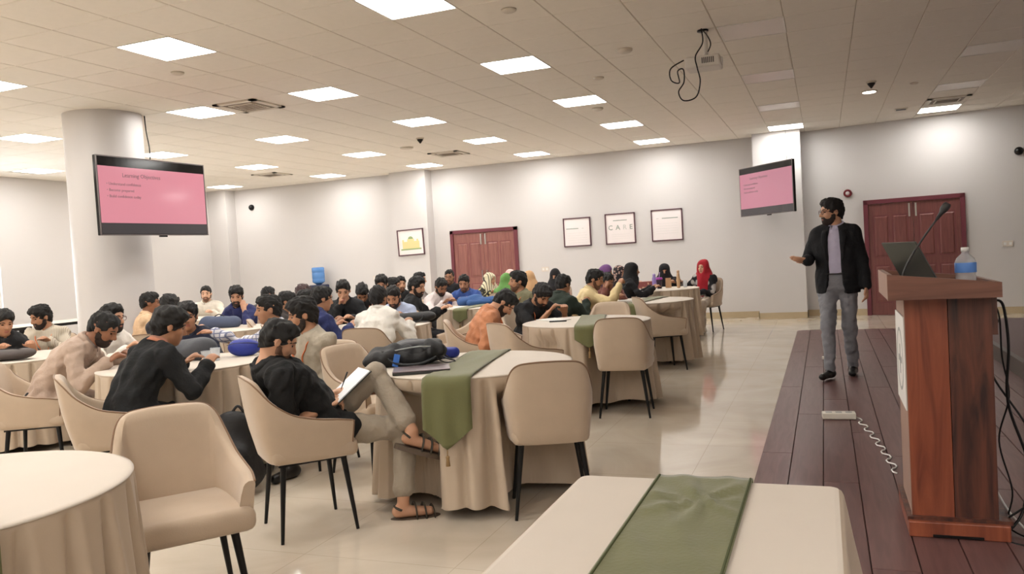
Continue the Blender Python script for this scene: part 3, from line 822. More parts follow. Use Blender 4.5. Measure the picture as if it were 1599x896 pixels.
cable([(0.69, 4.15, 1.06), (0.72, 4.16, 0.98), (0.725, 4.16, 0.8), (0.745, 4.15, 0.62), (0.70, 4.15, 0.42), (0.74, 4.12, 0.2), (0.72, 4.1, 0.04), (0.85, 3.95, 0.02)], 0.004, 'microphone_cable', 'thin dark cable looping at the podium back')
cable([(0.675, 4.15, 0.75), (0.70, 4.15, 0.68), (0.80, 4.1, 0.5), (0.86, 4.05, 0.34), (0.82, 4.05, 0.2), (0.71, 4.05, 0.1)], 0.005, 'laptop_cable', 'black cable crossing towards the right edge by the podium')
cable([(0.68, 4.2, 0.2), (0.74, 4.15, 0.08), (0.82, 4.0, 0.02), (0.9, 3.85, 0.02)], 0.005, 'extension_lead', 'short white lead at the foot of the podium', m_white)

# ================================================================ TELEVISIONS
m_tvb = mat('television_black_gloss', (14, 13, 14), 0.12)
m_tvbezel = mat('television_bezel', (120, 112, 112), 0.35, metal=0.4)
def tv(loc, yaw, label, slide, bar, wall_pt, mirror=False):
    W, Hh = 1.45, 0.83
    t = thing('television', label, 'television', loc, yaw)
    MB().rbox((0, 0.03, 0), (W, 0.045, Hh), 0.008).build('housing', m_tvb, t)
    bz = MB(); e = 0.012
    bz.bbox((-W / 2, 0.0, -Hh / 2), (W / 2, 0.01, -Hh / 2 + e)); bz.bbox((-W / 2, 0, Hh / 2 - e), (W / 2, 0.01, Hh / 2)); bz.bbox((-W / 2, 0, -Hh / 2), (-W / 2 + e, 0.01, Hh / 2)); bz.bbox((W / 2 - e, 0, -Hh / 2), (W / 2, 0.01, Hh / 2))
    bz.build('bezel', m_tvbezel, t)
    scr = MB().bbox((-W / 2 + e, 0.002, -Hh / 2 + e), (W / 2 - e, 0.008, Hh / 2 - e)).build('screen', m_tvb, t)
    sw = W / 2 - e - 0.004
    MB().bbox((-sw, 0.0005, -0.285), (sw, 0.0025, 0.305)).build('slide_picture', slide, scr)
    MB().bbox((-sw, 0.0005, -Hh / 2 + e + 0.006), (sw, 0.0025, -0.287)).build('lower_bar', bar, scr)
    for txt, size, x, z in (('Learning Objectives', 0.062, -0.42, 0.2), ('\u2022 Understand confidence', 0.043, -0.62, 0.11), ('\u2022 Become prepared', 0.043, -0.62, 0.045), ('\u2022 Build confidence today', 0.043, -0.62, -0.02)):
        me = text_mesh(txt, size); me.materials.append(m_slidetext)
        link('slide_text', me, None, scr, (x, -0.0005, z), (PI / 2, 0, 0))
    MB().bbox((0.02, 0.0, -Hh / 2 - 0.018), (0.12, 0.02, -Hh / 2)).build('sensor', m_tvb, t)
    MB().bbox((-0.25, 0.052, -0.2), (0.25, 0.075, 0.2)).build('mount_plate', m_black, t)
    # arm to the wall
    w = Vector(wall_pt) - Vector(loc)
    w = Matrix.Rotation(-yaw, 3, 'Z') @ w
    MB().tube([(0, 0.07, 0), (w.x * 0.35 + 0.03, w.y * 0.5, 0), (w.x, w.y, 0)], 0.025, 8).build('mount_arm', m_black, t)
    return t
m_slidetext = mat('slide_text_grey', (128, 104, 112), 0.5)
m_slide1 = mat('slide_pink', (120, 60, 70), 0.1, emit=(232, 158, 170), estr=0.55)
m_slide2 = mat('slide_pink_far', (120, 60, 76), 0.1, emit=(206, 148, 162), estr=0.5)
m_bar = mat('slide_grey_bar', (40, 38, 40), 0.15, emit=(92, 86, 86), estr=0.35)
tv((-6.845, 6.935, 2.251), 1.51, 'large screen with a pink slide on the round column', m_slide1, m_bar, (-7.36, 7.05, 2.251))
tv((-0.876, 14.052, 2.24), -0.89, 'farther screen with a pink slide on the stage-side pilaster', m_slide2, m_bar, (-0.72, 14.98, 2.24))
cable([(-7.43, 7.44, CEIL), (-7.40, 7.42, 3.1), (-7.37, 7.42, 2.9), (-7.30, 7.36, 2.62), (-7.0, 7.2, 2.5)], 0.007, 'television_cable', 'dark cable dropping from the ceiling to the column screen')
cable([(-0.55, 14.965, CEIL), (-0.56, 14.965, 3.0), (-0.55, 14.965, 2.8), (-0.66, 14.96, 2.4)], 0.006, 'screen_cable', 'grey cable on the stage-side pilaster above the farther screen', m_greyprint)

# ================================================================ WALL FRAMES
m_frame = mat('frame_plum_brown', (88, 52, 62), 0.4)
m_paper = mat('poster_paper', (236, 228, 226), 0.6)
m_print = mat('poster_print_grey', (150, 160, 150), 0.7)
m_print2 = mat('poster_print_pale', (205, 205, 200), 0.7)
m_print3 = mat('poster_print_green', (150, 170, 120), 0.7)
m_print4 = mat('poster_print_yellow', (220, 208, 150), 0.7)
def picture(x0, x1, z0, z1, y, label, lines, tilt=0.0):
    cx, cz = (x0 + x1) / 2, (z0 + z1) / 2; w, h = x1 - x0, z1 - z0
    t = thing('picture_frame', label, 'picture frame', (cx, y, cz)); t.rotation_euler = (0, tilt, 0)
    f = MB(); b = 0.022
    f.bbox((-w / 2, -0.03, -h / 2), (w / 2, -0.002, -h / 2 + b)); f.bbox((-w / 2, -0.03, h / 2 - b), (w / 2, -0.002, h / 2)); f.bbox((-w / 2, -0.03, -h / 2), (-w / 2 + b, -0.002, h / 2)); f.bbox((w / 2 - b, -0.03, -h / 2), (w / 2, -0.002, h / 2))
    f.build('frame', m_frame, t)
    pr = MB().bbox((-w / 2 + 0.01, -0.016, -h / 2 + 0.01), (w / 2 - 0.01, -0.004, h / 2 - 0.01)).build('poster', m_paper, t)
    for (txt, size, x, z, mm, al, bold) in lines:
        me = text_mesh(txt, size, al, bold); me.materials.append(mm); link('poster_text', me, None, pr, (x, -0.0175, z), (PI / 2, 0, 0))
    return t, pr
def para(n, size, z, w): return [('\u2014' * 9, size, 0, z - i * size * 1.05, m_print2, 'CENTER', False) for i in range(n)]
picture(-4.82, -4.26, 1.495, 2.065, YB, 'left one of three square framed posters on the back wall', [('\u25ac' * 5, 0.05, -0.22, 0.06, m_print, 'LEFT', True), ('\u25ac', 0.04, 0.1, 0.06, m_print2, 'LEFT', False)] + para(5, 0.045, -0.03, 0.4))
picture(-3.965, -3.37, 1.495, 2.09, YB, 'middle framed poster on the back wall reading CARE', [('\u25ac' * 6, 0.045, 0, 0.15, m_print, 'CENTER', True), ('C', 0.13, -0.24, -0.02, m_print, 'LEFT', True), ('A', 0.13, -0.09, -0.02, m_print, 'LEFT', True), ('R', 0.13, 0.05, -0.02, m_print2, 'LEFT', True), ('E', 0.13, 0.18, -0.02, m_print, 'LEFT', True)] + para(3, 0.04, -0.12, 0.4))
picture(-3.06, -2.465, 1.5, 2.1, YB, 'right one of three framed posters, a heading over fine print', [('\u25ac', 0.045, -0.2, 0.12, m_print2, 'LEFT', False), ('\u25ac' * 6, 0.05, -0.09, 0.12, m_print, 'LEFT', True)] + para(5, 0.045, 0.02, 0.4))
t, pr = picture(-8.4, -7.78, 1.52, 2.07, YB - 0.3, 'framed print of a domed building on the pilaster by the back door', [], R(-1.5))
# a generic pale domed building
def flat(mb, x0, x1, z0, z1): mb.bbox((x0, -0.0175, z0), (x1, -0.016, z1)); return mb
b1 = MB(); flat(b1, -0.2, 0.2, -0.13, 0.02); flat(b1, -0.08, 0.08, 0.02, 0.07); flat(b1, -0.2, -0.16, 0.02, 0.06); flat(b1, 0.14, 0.18, 0.02, 0.06); b1.build('printed_building', m_print4, pr)
b2 = MB(); b2.add([(0, -0.0175, 0.07)] + [(0.06 * math.cos(R(a)), -0.0175, 0.07 + 0.055 * math.sin(R(a))) for a in range(0, 181, 15)], [(0, i, i + 1) for i in range(1, 13)]); b2.build('printed_dome', m_print3, pr)
b3 = MB(); flat(b3, -0.24, 0.24, -0.16, -0.13); b3.build('printed_lawn', m_print3, pr)

# ---------------------------------------------------------------- wall devices
m_red = mat('alarm_red', (110, 28, 36), 0.4)
def wall_dev(name, label, cat, loc, rot, parts):
    t = thing(name, label, cat, loc); t.rotation_euler = rot
    for n_, mb, mm in parts: mb.build(n_, mm, t, True)
    return t
wall_dev('security_camera', 'black dome camera on the back wall near the left corner', 'camera', (-12.36, YB - 0.001, 2.86), (PI / 2, 0, 0), [('bracket', MB().lathe([(0.06, 0), (0.06, 0.02), (0.03, 0.03)], n=16), m_white), ('dome', MB().lathe([(0.07, 0.0), (0.066, 0.03), (0.045, 0.06), (0.01, 0.075)], n=16), m_black)])
x_ = 2.92; t = wall_dev('security_camera', 'black and white camera on the stage wall at the right edge', 'camera', (x_, wall_y(x_) - 0.001, 2.57), (PI / 2, 0, a2), [('bracket', MB().lathe([(0.05, 0), (0.05, 0.02), (0.02, 0.03)], n=16), m_white), ('dome', MB().lathe([(0.065, 0.0), (0.062, 0.04), (0.04, 0.07), (0.01, 0.085)], n=16), m_black)])
x_ = 0.42; wall_dev('fire_alarm', 'round dark red fire alarm above the speaker\'s head', 'alarm', (x_, wall_y(x_) - 0.001, 2.13), (PI / 2, 0, a2), [('ring', MB().lathe([(0.068, 0), (0.068, 0.04), (0.04, 0.05), (0.035, 0.03)], n=20), m_red), ('centre_disc', MB().lathe([(0.034, 0.0), (0.034, 0.042), (0.01, 0.046)], n=16), m_paper)])
m_plate = mat('switch_plate', (216, 206, 194), 0.4)
def socket(x, z, label, w=0.15, h=0.09):
    t = thing('wall_socket', label, 'socket', (x, wall_y(x) - 0.001, z), a2 if x > -0.3 else 0)
    MB().rbox((0, -0.006, 0), (w, 0.012, h), 0.003).build('face_plate', m_plate, t)
    for k in (-1, 1): MB().box((k * w * 0.25, -0.0125, 0), (w * 0.25, 0.003, h * 0.5)).build('switch', m_white, t)
socket(-5.25, 1.08, 'pale socket plate on the wall right of the back door')
socket(-9.16, 1.075, 'pale socket plate on the wall right of the water cooler')
socket(2.73, 1.12, 'pale socket plate on the stage wall right of the door')
socket(0.17, 1.72, 'white switch plate behind the speaker\'s face', 0.1, 0.2)

# water cooler by the back wall
m_blue = mat('blue_water_jug', (84, 134, 196), 0.2, var=0.08, vscale=8)
wc = thing('water_cooler', 'water cooler with a blue jug by the back wall', 'water cooler', (-10.45, YB - 0.3, 0))
MB().rbox((0, 0, 0.5), (0.34, 0.34, 1.0), 0.03).build('cabinet', mat('cooler_navy', (38, 44, 72), 0.4), wc)
MB().lathe([(0.05, 1.0), (0.09, 1.03), (0.135, 1.06), (0.138, 1.12), (0.13, 1.13), (0.138, 1.14), (0.138, 1.26), (0.13, 1.27), (0.138, 1.28), (0.138, 1.37), (0.11, 1.385)], n=24).build('water_jug', m_blue, wc, True)
for k in (-1, 1): MB().tube([(k * 0.06, -0.17, 0.8), (k * 0.06, -0.21, 0.79), (k * 0.06, -0.21, 0.76)], 0.012, 8).build('tap', (m_red if k > 0 else m_blue), wc, True)

# ================================================================ CEILING THINGS
m_proj = mat('projector_white', (216, 210, 202), 0.4)
pj = thing('projector', 'white ceiling projector with dangling black cables', 'projector', (-0.93, 7.43, CEIL))
MB().rbox((0.0, -0.02, -0.30), (0.3, 0.24, 0.10), 0.015).build('body', m_proj, pj)
MB().tube([(0.02, 0, 0), (0.02, 0, -0.25)], 0.018, 10).build('ceiling_pole', m_proj, pj, True)
MB().lathe([(0.05, 0), (0.05, -0.012)], n=16).build('ceiling_plate', m_black, pj, True)
gr_ = MB()
for k in range(7): gr_.box((0.0 + k * 0.016, -0.1415, -0.295), (0.008, 0.004, 0.05))
gr_.build('vent_slots', m_dgrey, pj)
MB().tube([(0.15, -0.05, -0.3), (0.165, -0.05, -0.3)], [0.035, 0.03], 14).build('lens', m_white, pj, True)
def world_cable(pts, r, name, label): return tag(MB().tube(catmull(pts, 8), r, 6).build(name, m_black, None, True), label, 'cable')
world_cable([(-0.93, 7.33, CEIL - 0.01), (-0.92, 7.3, CEIL - 0.14), (-0.98, 7.25, CEIL - 0.26), (-0.97, 7.25, CEIL - 0.36), (-0.95, 7.25, CEIL - 0.48), (-0.99, 7.25, CEIL - 0.61), (-1.10, 7.25, CEIL - 0.63), (-1.14, 7.25, CEIL - 0.55), (-1.09, 7.25, CEIL - 0.47), (-1.09, 7.25, CEIL - 0.36), (-1.14, 7.25, CEIL - 0.37), (-1.13, 7.25, CEIL - 0.47), (-1.20, 7.25, CEIL - 0.44), (-1.2, 7.25, CEIL - 0.34), (-1.09, 7.3, CEIL - 0.27)], 0.006, 'projector_cable', 'black cable hanging in loops under the projector')
world_cable([(-0.92, 7.33, CEIL - 0.02), (-0.87, 7.3, CEIL - 0.1), (-0.85, 7.28, CEIL - 0.17), (-0.88, 7.32, CEIL - 0.22)], 0.005, 'signal_cable', 'short black cable loop beside the projector pole')

m_acw = mat('air_vent_white', (214, 205, 190), 0.5); m_acd = mat('air_vent_slot', (120, 106, 90), 0.6); m_dk = mat('sensor_black', (28, 22, 20), 0.5)
def vent(x, y, label, s=0.57):
    t = thing('ceiling_vent', label, 'air vent', (x, y, CEIL))
    f = MB()
    for a in range(4):
        rot = Matrix.Rotation(a * PI / 2, 3, 'Z')
        f.box(rot @ Vector((0, s / 2 - 0.035, -0.009)), (s, 0.07, 0.018), rot=rot)
    f.build('vent_frame', m_acw, t)
    MB().bbox((-s / 2 + 0.12, -s / 2 + 0.12, -0.02), (s / 2 - 0.12, s / 2 - 0.12, -0.004)).build('intake_grille', m_acw, t)
    d = MB()
    for a in range(4):
        rot = Matrix.Rotation(a * PI / 2, 3, 'Z')
        d.box(rot @ Vector((0, s / 2 - 0.095, -0.008)), (s - 0.2, 0.035, 0.012), rot=rot)
    d.build('air_slot', m_acd, t)
    for k in range(-3, 4): MB().box((0, k * 0.04, -0.0215), (s - 0.28, 0.012, 0.004)).build('grille_bar', m_acd, t)
vent(-6.1, 7.68, 'square air vent beside the lit panel by the round column')
vent(1.75, 13.39, 'square air vent over the stage near the lit panel')
vent(-6.2, 13.2, 'shallow air vent far back left of centre')
vent(-10.2, 13.39, 'shallow air vent far back at left')
def disc(x, y, label, r=0.06, h=0.02, m=m_acw, name='ceiling_speaker', cat='ceiling speaker'):
    t = thing(name, label, cat, (x, y, CEIL))
    MB().lathe([(r, 0), (r, -h * 0.5), (r * 0.8, -h), (r * 0.2, -h * 1.1)], n=20).build('cover', m, t, True)
    return t
disc(-2.2, 5.93, 'small white ceiling disc right of the nearest panel at top centre')
disc(-1.70, 7.69, 'larger white ceiling disc left of the projector', 0.075, 0.03)
disc(-2.75, 10.6, 'white ceiling disc just behind the lit panel at centre', 0.075, 0.03)
disc(-5.6, 6.05, 'small white ceiling disc below the nearest left panel')
disc(-2.24, 8.75, 'tiny white ceiling disc right of centre')
disc(1.15, 11.57, 'small white ceiling disc over the stage', 0.05)
disc(-6.4, 12.0, 'long pale ceiling detector left of centre', 0.11, 0.03)
def smoke(x, y, label):
    t = thing('ceiling_sensor', label, 'sensor', (x, y, CEIL))
    MB().lathe([(0.06, 0), (0.06, -0.015), (0.05, -0.02)], n=18).build('sensor_base', m_acw, t, True)
    MB().lathe([(0.048, -0.02), (0.044, -0.035), (0.006, -0.085)], n=14).build('sensor_cone', m_dk, t, True)
smoke(0.626, 11.1, 'black cone sensor on the ceiling over the stage')
smoke(-5.76, 11.25, 'black cone sensor on the ceiling left of centre')
t = thing('ceiling_lamp', 'small oval lit ceiling lamp below the black cone sensor', 'ceiling light', (0.638, 11.82, CEIL))
MB().lathe([(0.1, 0), (0.1, -0.012), (0.085, -0.014)], n=24).build('rim', m_acw, t, True)
MB().lathe([(0.084, -0.012), (0.08, -0.02), (0.02, -0.026)], n=24).build('diffuser', emitter('small_lamp_glow', (255, 246, 232), 6.0), t, True)
t = thing('ceiling_hatch', 'small dark slot in the ceiling left of the stage panel', 'ceiling slot', (1.18, 13.84, CEIL))
MB().bbox((-0.09, -0.09, -0.012), (0.09, 0.09, 0)).build('frame', m_acw, t); MB().bbox((-0.07, -0.06, -0.016), (0.07, 0.06, -0.01)).build('slot', m_dk, t)
# ================================================================ PEOPLE: bodies and clothes from distance fields
def rotm(yaw=0, pitch=0, roll=0):
    """yaw to the left +, pitch downwards +, roll to the right +  (degrees); columns right, forward, up"""
    return np.array(Matrix.Rotation(R(yaw), 3, 'Z') @ Matrix.Rotation(R(-pitch), 3, 'X') @ Matrix.Rotation(R(roll), 3, 'Y'), dtype=np.float32)
def V(*a): return np.array(a, dtype=np.float32)
def nrm(v): return v / max(1e-9, float(np.linalg.norm(v)))

class Field:
    def __init__(s, lo, hi, h):
        s.h = h; s.lo = np.array(lo, np.float32) - 3 * h
        s.n = np.maximum(4, np.ceil((np.array(hi, np.float32) + 3 * h - s.lo) / h).astype(int) + 1)
        s.f = np.full(tuple(s.n), 1.0, np.float32)
        s.ax = [s.lo[i] + h * np.arange(s.n[i], dtype=np.float32) for i in range(3)]
    def sub(s, lo, hi):
        a = np.clip(np.floor((np.array(lo) - s.lo) / s.h).astype(int), 0, s.n - 1); b = np.clip(np.ceil((np.array(hi) - s.lo) / s.h).astype(int) + 1, a + 1, s.n)
        sl = tuple(slice(int(a[i]), int(b[i])) for i in range(3))
        return sl, s.ax[0][sl[0]][:, None, None], s.ax[1][sl[1]][None, :, None], s.ax[2][sl[2]][None, None, :]
    def put(s, p):
        lo, hi = p.box(p.k + 2 * s.h)
        sl, X, Y, Z = s.sub(lo, hi)
        d = p.d(X, Y, Z); f = s.f[sl]
        if p.op == 'add':
            if p.k > 0:
                hh = np.clip(0.5 + 0.5 * (f - d) / p.k, 0, 1); s.f[sl] = f + (d - f) * hh - p.k * hh * (1 - hh)
            else: s.f[sl] = np.minimum(f, d)
        else: s.f[sl] = np.maximum(f, -d)
    def cut(s, point, normal):
        """keep the side the normal points to"""
        d = (s.ax[0][:, None, None] - point[0]) * normal[0] + (s.ax[1][None, :, None] - point[1]) * normal[1] + (s.ax[2][None, None, :] - point[2]) * normal[2]
        s.f = np.maximum(s.f, -d.astype(np.float32))
    def wrinkle(s, amp, seed, fr=1.0):
        r = np.random.RandomState(seed)
        X, Y, Z = s.ax[0][:, None, None], s.ax[1][None, :, None], s.ax[2][None, None, :]
        near = np.abs(s.f) < 0.06
        idx = np.nonzero(near)
        x, y, z = s.ax[0][idx[0]], s.ax[1][idx[1]], s.ax[2][idx[2]]
        w = np.zeros(len(x), np.float32)
        for k in range(5):
            a = r.normal(size=3) * np.array([1, 1, 0.8]); a = a / np.linalg.norm(a) * r.uniform(22, 55) * fr
            b = r.normal(size=3); b = b / np.linalg.norm(b) * r.uniform(8, 18)
            w += np.sin(a[0] * x + a[1] * y + a[2] * z + 1.6 * np.sin(b[0] * x + b[1] * y + b[2] * z + r.uniform(0, 6)) + r.uniform(0, 6))
        s.f[near] += amp * w * 0.35
    def sample(s, P):
        q = np.clip(np.rint((P - s.lo) / s.h).astype(int), 0, s.n - 1)
        out = s.f[q[:, 0], q[:, 1], q[:, 2]]
        bad = np.any((P < s.lo) | (P > s.lo + s.h * (s.n - 1)), axis=1)
        return np.where(bad, 1.0, out)
    def surface(s):
        f = s.f; neg = f < 0
        c = neg[:-1, :-1, :-1].astype(np.int8)
        cnt = np.zeros(tuple(s.n - 1), np.int8)
        for dx in (0, 1):
            for dy in (0, 1):
                for dz_ in (0, 1): cnt += neg[dx:s.n[0] - 1 + dx, dy:s.n[1] - 1 + dy, dz_:s.n[2] - 1 + dz_]
        act = (cnt > 0) & (cnt < 8)
        I = np.argwhere(act)
        if len(I) == 0: return np.zeros((0, 3), np.float32), np.zeros((0, 4), int)
        ids = np.full(act.shape, -1, np.int32); ids[act] = np.arange(len(I))
        cv = {}
        for dx in (0, 1):
            for dy in (0, 1):
                for dz_ in (0, 1): cv[(dx, dy, dz_)] = f[I[:, 0] + dx, I[:, 1] + dy, I[:, 2] + dz_]
        acc = np.zeros((len(I), 3), np.float32); num = np.zeros(len(I), np.float32)
        for ax in range(3):
            o = [a for a in range(3) if a != ax]
            for u in (0, 1):
                for v in (0, 1):
                    p0 = [0, 0, 0]; p0[o[0]] = u; p0[o[1]] = v; p1 = list(p0); p1[ax] = 1
                    a, b = cv[tuple(p0)], cv[tuple(p1)]; m = (a < 0) != (b < 0)
                    t = np.where(m, a / np.where(m, a - b, 1), 0)
                    acc[:, ax] += np.where(m, t, 0)
                    if u: acc[:, o[0]] += m
                    if v: acc[:, o[1]] += m
                    num += m
        vert = s.lo + s.h * (I + acc / num[:, None])
        quads = []
        for ax in range(3):
            o = [(ax + 1) % 3, (ax + 2) % 3]
            sa = [slice(None)] * 3; sb = [slice(None)] * 3; sa[ax] = slice(0, -1); sb[ax] = slice(1, None)
            ch = neg[tuple(sa)] != neg[tuple(sb)]
            E = np.argwhere(ch)
            E = E[(E[:, o[0]] > 0) & (E[:, o[1]] > 0) & (E[:, o[0]] < s.n[o[0]] - 1) & (E[:, o[1]] < s.n[o[1]] - 1)]
            if len(E) == 0: continue
            d0 = np.zeros(3, int); d0[o[0]] = 1; d1 = np.zeros(3, int); d1[o[1]] = 1
            def g(e): return ids[e[:, 0], e[:, 1], e[:, 2]]
            q = np.stack([g(E - d0 - d1), g(E - d1), g(E), g(E - d0)], 1)
            flip = ~neg[E[:, 0], E[:, 1], E[:, 2]]
            q[flip] = q[flip][:, ::-1]
            quads.append(q)
        return vert.astype(np.float32), np.concatenate(quads)

class Cap:
    """tapered capsule; w, d stretch its cross-section along the axes side / front"""
    def __init__(s, a, b, ra, rb, k=0.02, op='add', side=None, fw=1.0):
        s.a = np.array(a, np.float32); s.b = np.array(b, np.float32); s.ra, s.rb, s.k, s.op, s.fw = ra, rb, k, op, fw
        s.side = None if side is None else nrm(np.array(side, np.float32))
    def box(s, pad):
        r = max(s.ra, s.rb) * 1.02 + pad
        return np.minimum(s.a, s.b) - r, np.maximum(s.a, s.b) + r
    def d(s, X, Y, Z):
        x, y, z = X - s.a[0], Y - s.a[1], Z - s.a[2]; ba = s.b - s.a; L = float(ba @ ba) + 1e-12
        t = np.clip((x * ba[0] + y * ba[1] + z * ba[2]) / L, 0, 1)
        x, y, z = x - t * ba[0], y - t * ba[1], z - t * ba[2]
        r = s.ra + (s.rb - s.ra) * t
        if s.side is None: return np.sqrt(x * x + y * y + z * z) - r
        # side: the wide direction; the other cross direction is narrowed by fw
        e = nrm(np.cross(ba, s.side)) if float(np.linalg.norm(np.cross(ba, s.side))) > 1e-6 else V(0, 1, 0)
        q = x * e[0] + y * e[1] + z * e[2]
        dd = x * x + y * y + z * z - q * q + (q / s.fw) ** 2
        return (np.sqrt(np.maximum(dd, 0)) - r) * (0.5 + 0.5 * s.fw)
class Ell:
    def __init__(s, c, r, rot=None, k=0.01, op='add'):
        s.c = np.array(c, np.float32); s.r = np.array(r, np.float32); s.rot = np.eye(3, dtype=np.float32) if rot is None else rot; s.k = k; s.op = op
    def box(s, pad):
        e = np.abs(s.rot) @ s.r + pad
        return s.c - e, s.c + e
    def d(s, X, Y, Z):
        x, y, z = X - s.c[0], Y - s.c[1], Z - s.c[2]; M = s.rot
        k0 = 0; k1 = 0
        for i in range(3):
            q = x * M[0, i] + y * M[1, i] + z * M[2, i]
            k0 = k0 + (q / s.r[i]) ** 2; k1 = k1 + (q / s.r[i] ** 2) ** 2
        k0 = np.sqrt(k0); k1 = np.sqrt(k1) + 1e-6
        return k0 * (k0 - 1) / k1
def field(prims, h, lo=None, hi=None):
    bl = [p.box(p.k * 0.3) for p in prims if p.op == 'add']
    F_ = Field(np.min([b[0] for b in bl], 0) if lo is None else lo, np.max([b[1] for b in bl], 0) if hi is None else hi, h)
    for p in prims: F_.put(p)
    return F_
def np_mesh(name, v, q, smooth=True):
    me = bpy.data.meshes.new(name)
    tri = q.shape[1]
    me.vertices.add(len(v)); me.vertices.foreach_set('co', v.astype(np.float32).ravel())
    me.loops.add(q.size); me.loops.foreach_set('vertex_index', q.astype(np.int32).ravel())
    me.polygons.add(len(q)); me.polygons.foreach_set('loop_start', np.arange(0, q.size, tri, dtype=np.int32))
    me.update(calc_edges=True)
    if smooth: me.shade_smooth()
    return me
def coarsen(v, q, hidden, cell, limb):
    """merge the vertices that clothes hide into a coarse net, so that the body stays one surface but cheap"""
    key = np.floor(v / cell).astype(np.int64)
    kk = (key[:, 0] * 73856093) ^ (key[:, 1] * 19349663) ^ (key[:, 2] * 83492791)
    ids = np.arange(len(v)); big = 1 << 40
    lab = np.where(hidden, (np.abs(kk) % (1 << 44)) * 8 + limb + big * 8, ids)
    u, inv = np.unique(lab, return_inverse=True)
    nv = np.zeros((len(u), 3)); cnt = np.bincount(inv)
    for i in range(3): nv[:, i] = np.bincount(inv, weights=v[:, i]) / cnt
    q2 = inv[q]
    T_ = np.concatenate([q2[:, [0, 1, 2]], q2[:, [0, 2, 3]]])
    ok = (T_[:, 0] != T_[:, 1]) & (T_[:, 1] != T_[:, 2]) & (T_[:, 0] != T_[:, 2])
    T_ = T_[ok]
    srt = np.sort(T_, 1); _, fi = np.unique(srt[:, 0].astype(np.int64) * len(u) ** 2 + srt[:, 1] * len(u) + srt[:, 2], return_index=True)
    T_ = T_[np.sort(fi)]
    return nv.astype(np.float32), T_

# ---------------------------------------------------------------- materials of people
def skin_mat(name, col):
    if name in MATS: return MATS[name]
    m = mat(name, col, 0.5, var=0.06, vscale=20, bump=0.03, bscale=200)
    nt = m.node_tree; n = nt.nodes; l = nt.links; b = n['Principled BSDF']
    b.inputs['Subsurface Weight'].default_value = 0.0
    at = n.new('ShaderNodeAttribute'); at.attribute_name = 'lip'
    mx = n.new('ShaderNodeMix'); mx.data_type = 'RGBA'; src = b.inputs['Base Color'].links[0].from_socket
    l.new(at.outputs['Fac'], mx.inputs[0]); l.new(src, mx.inputs[6]); mx.inputs[7].default_value = lin((150, 86, 78))
    l.new(mx.outputs[2], b.inputs['Base Color'])
    return m
SKIN = [skin_mat('skin_light_brown', (196, 148, 118)), skin_mat('skin_brown', (176, 128, 98)), skin_mat('skin_deep_brown', (148, 102, 76)), skin_mat('skin_fair', (214, 170, 142))]
m_beard = mat('dark_beard', (46, 34, 29), 0.7, var=0.35, vscale=120, bump=0.4, bscale=300)
m_stub = mat('beard_stubble', (108, 78, 62), 0.75, var=0.3, vscale=160, bump=0.2, bscale=300)
m_hair = mat('black_hair', (17, 14, 12), 0.62, var=0.3, vscale=60, bump=0.5, bscale=160, stretch=(1, 3, 1))
m_hairb = mat('dark_brown_hair', (34, 25, 21), 0.45, var=0.3, vscale=60, bump=0.5, bscale=160)
m_eyew = mat('eye_white', (188, 176, 166), 0.25); m_iris = mat('eye_dark', (26, 16, 12), 0.15)
def fab(name, col, rough=0.85, bump=0.6, var=0.10):
    m = mat('cloth_' + name, col, rough, var=var, vscale=10, bump=bump, bscale=19, sheen=0.1 if max(col) > 90 else 0.0)
    for nd in m.node_tree.nodes:
        if nd.type == 'BUMP': nd.inputs['Distance'].default_value = 0.022
    return m
def pattern(name, c1, c2, kind, scale):
    key = 'cloth_' + name
    if key in MATS: return MATS[key]
    m = mat(key, c1, 0.85)
    nt = m.node_tree; n = nt.nodes; l = nt.links; b = n['Principled BSDF']
    tc = n.new('ShaderNodeTexCoord')
    mx = n.new('ShaderNodeMix'); mx.data_type = 'RGBA'; mx.inputs[6].default_value = lin(c1); mx.inputs[7].default_value = lin(c2)
    if kind == 'blotch':
        t = n.new('ShaderNodeTexVoronoi'); t.inputs['Scale'].default_value = scale; l.new(tc.outputs['Object'], t.inputs['Vector'])
        mr = n.new('ShaderNodeMapRange'); mr.inputs[1].default_value = 0.35; mr.inputs[2].default_value = 0.45; l.new(t.outputs['Distance'], mr.inputs[0]); l.new(mr.outputs[0], mx.inputs[0])
    else:
        def wave(d):
            w = n.new('ShaderNodeTexWave'); w.wave_type = 'BANDS'; w.bands_direction = d; w.inputs['Scale'].default_value = scale; l.new(tc.outputs['Object'], w.inputs['Vector'])
            mr = n.new('ShaderNodeMapRange'); mr.inputs[1].default_value = 0.78; mr.inputs[2].default_value = 0.92; l.new(w.outputs['Fac'], mr.inputs[0]); return mr
        a = wave('X')
        if kind == 'check':
            c_ = wave('Z'); mm = n.new('ShaderNodeMath'); mm.operation = 'MAXIMUM'; l.new(a.outputs[0], mm.inputs[0]); l.new(c_.outputs[0], mm.inputs[1]); l.new(mm.outputs[0], mx.inputs[0])
        else: l.new(a.outputs[0], mx.inputs[0])
    l.new(mx.outputs[2], b.inputs['Base Color'])
    return m
m_lany = mat('orange_lanyard', (226, 130, 84), 0.6); m_badge = mat('name_badge', (230, 224, 218), 0.4)
m_shoe = mat('black_leather_shoe', (22, 20, 20), 0.35); m_glasses = mat('spectacle_frame', (70, 30, 28), 0.3)

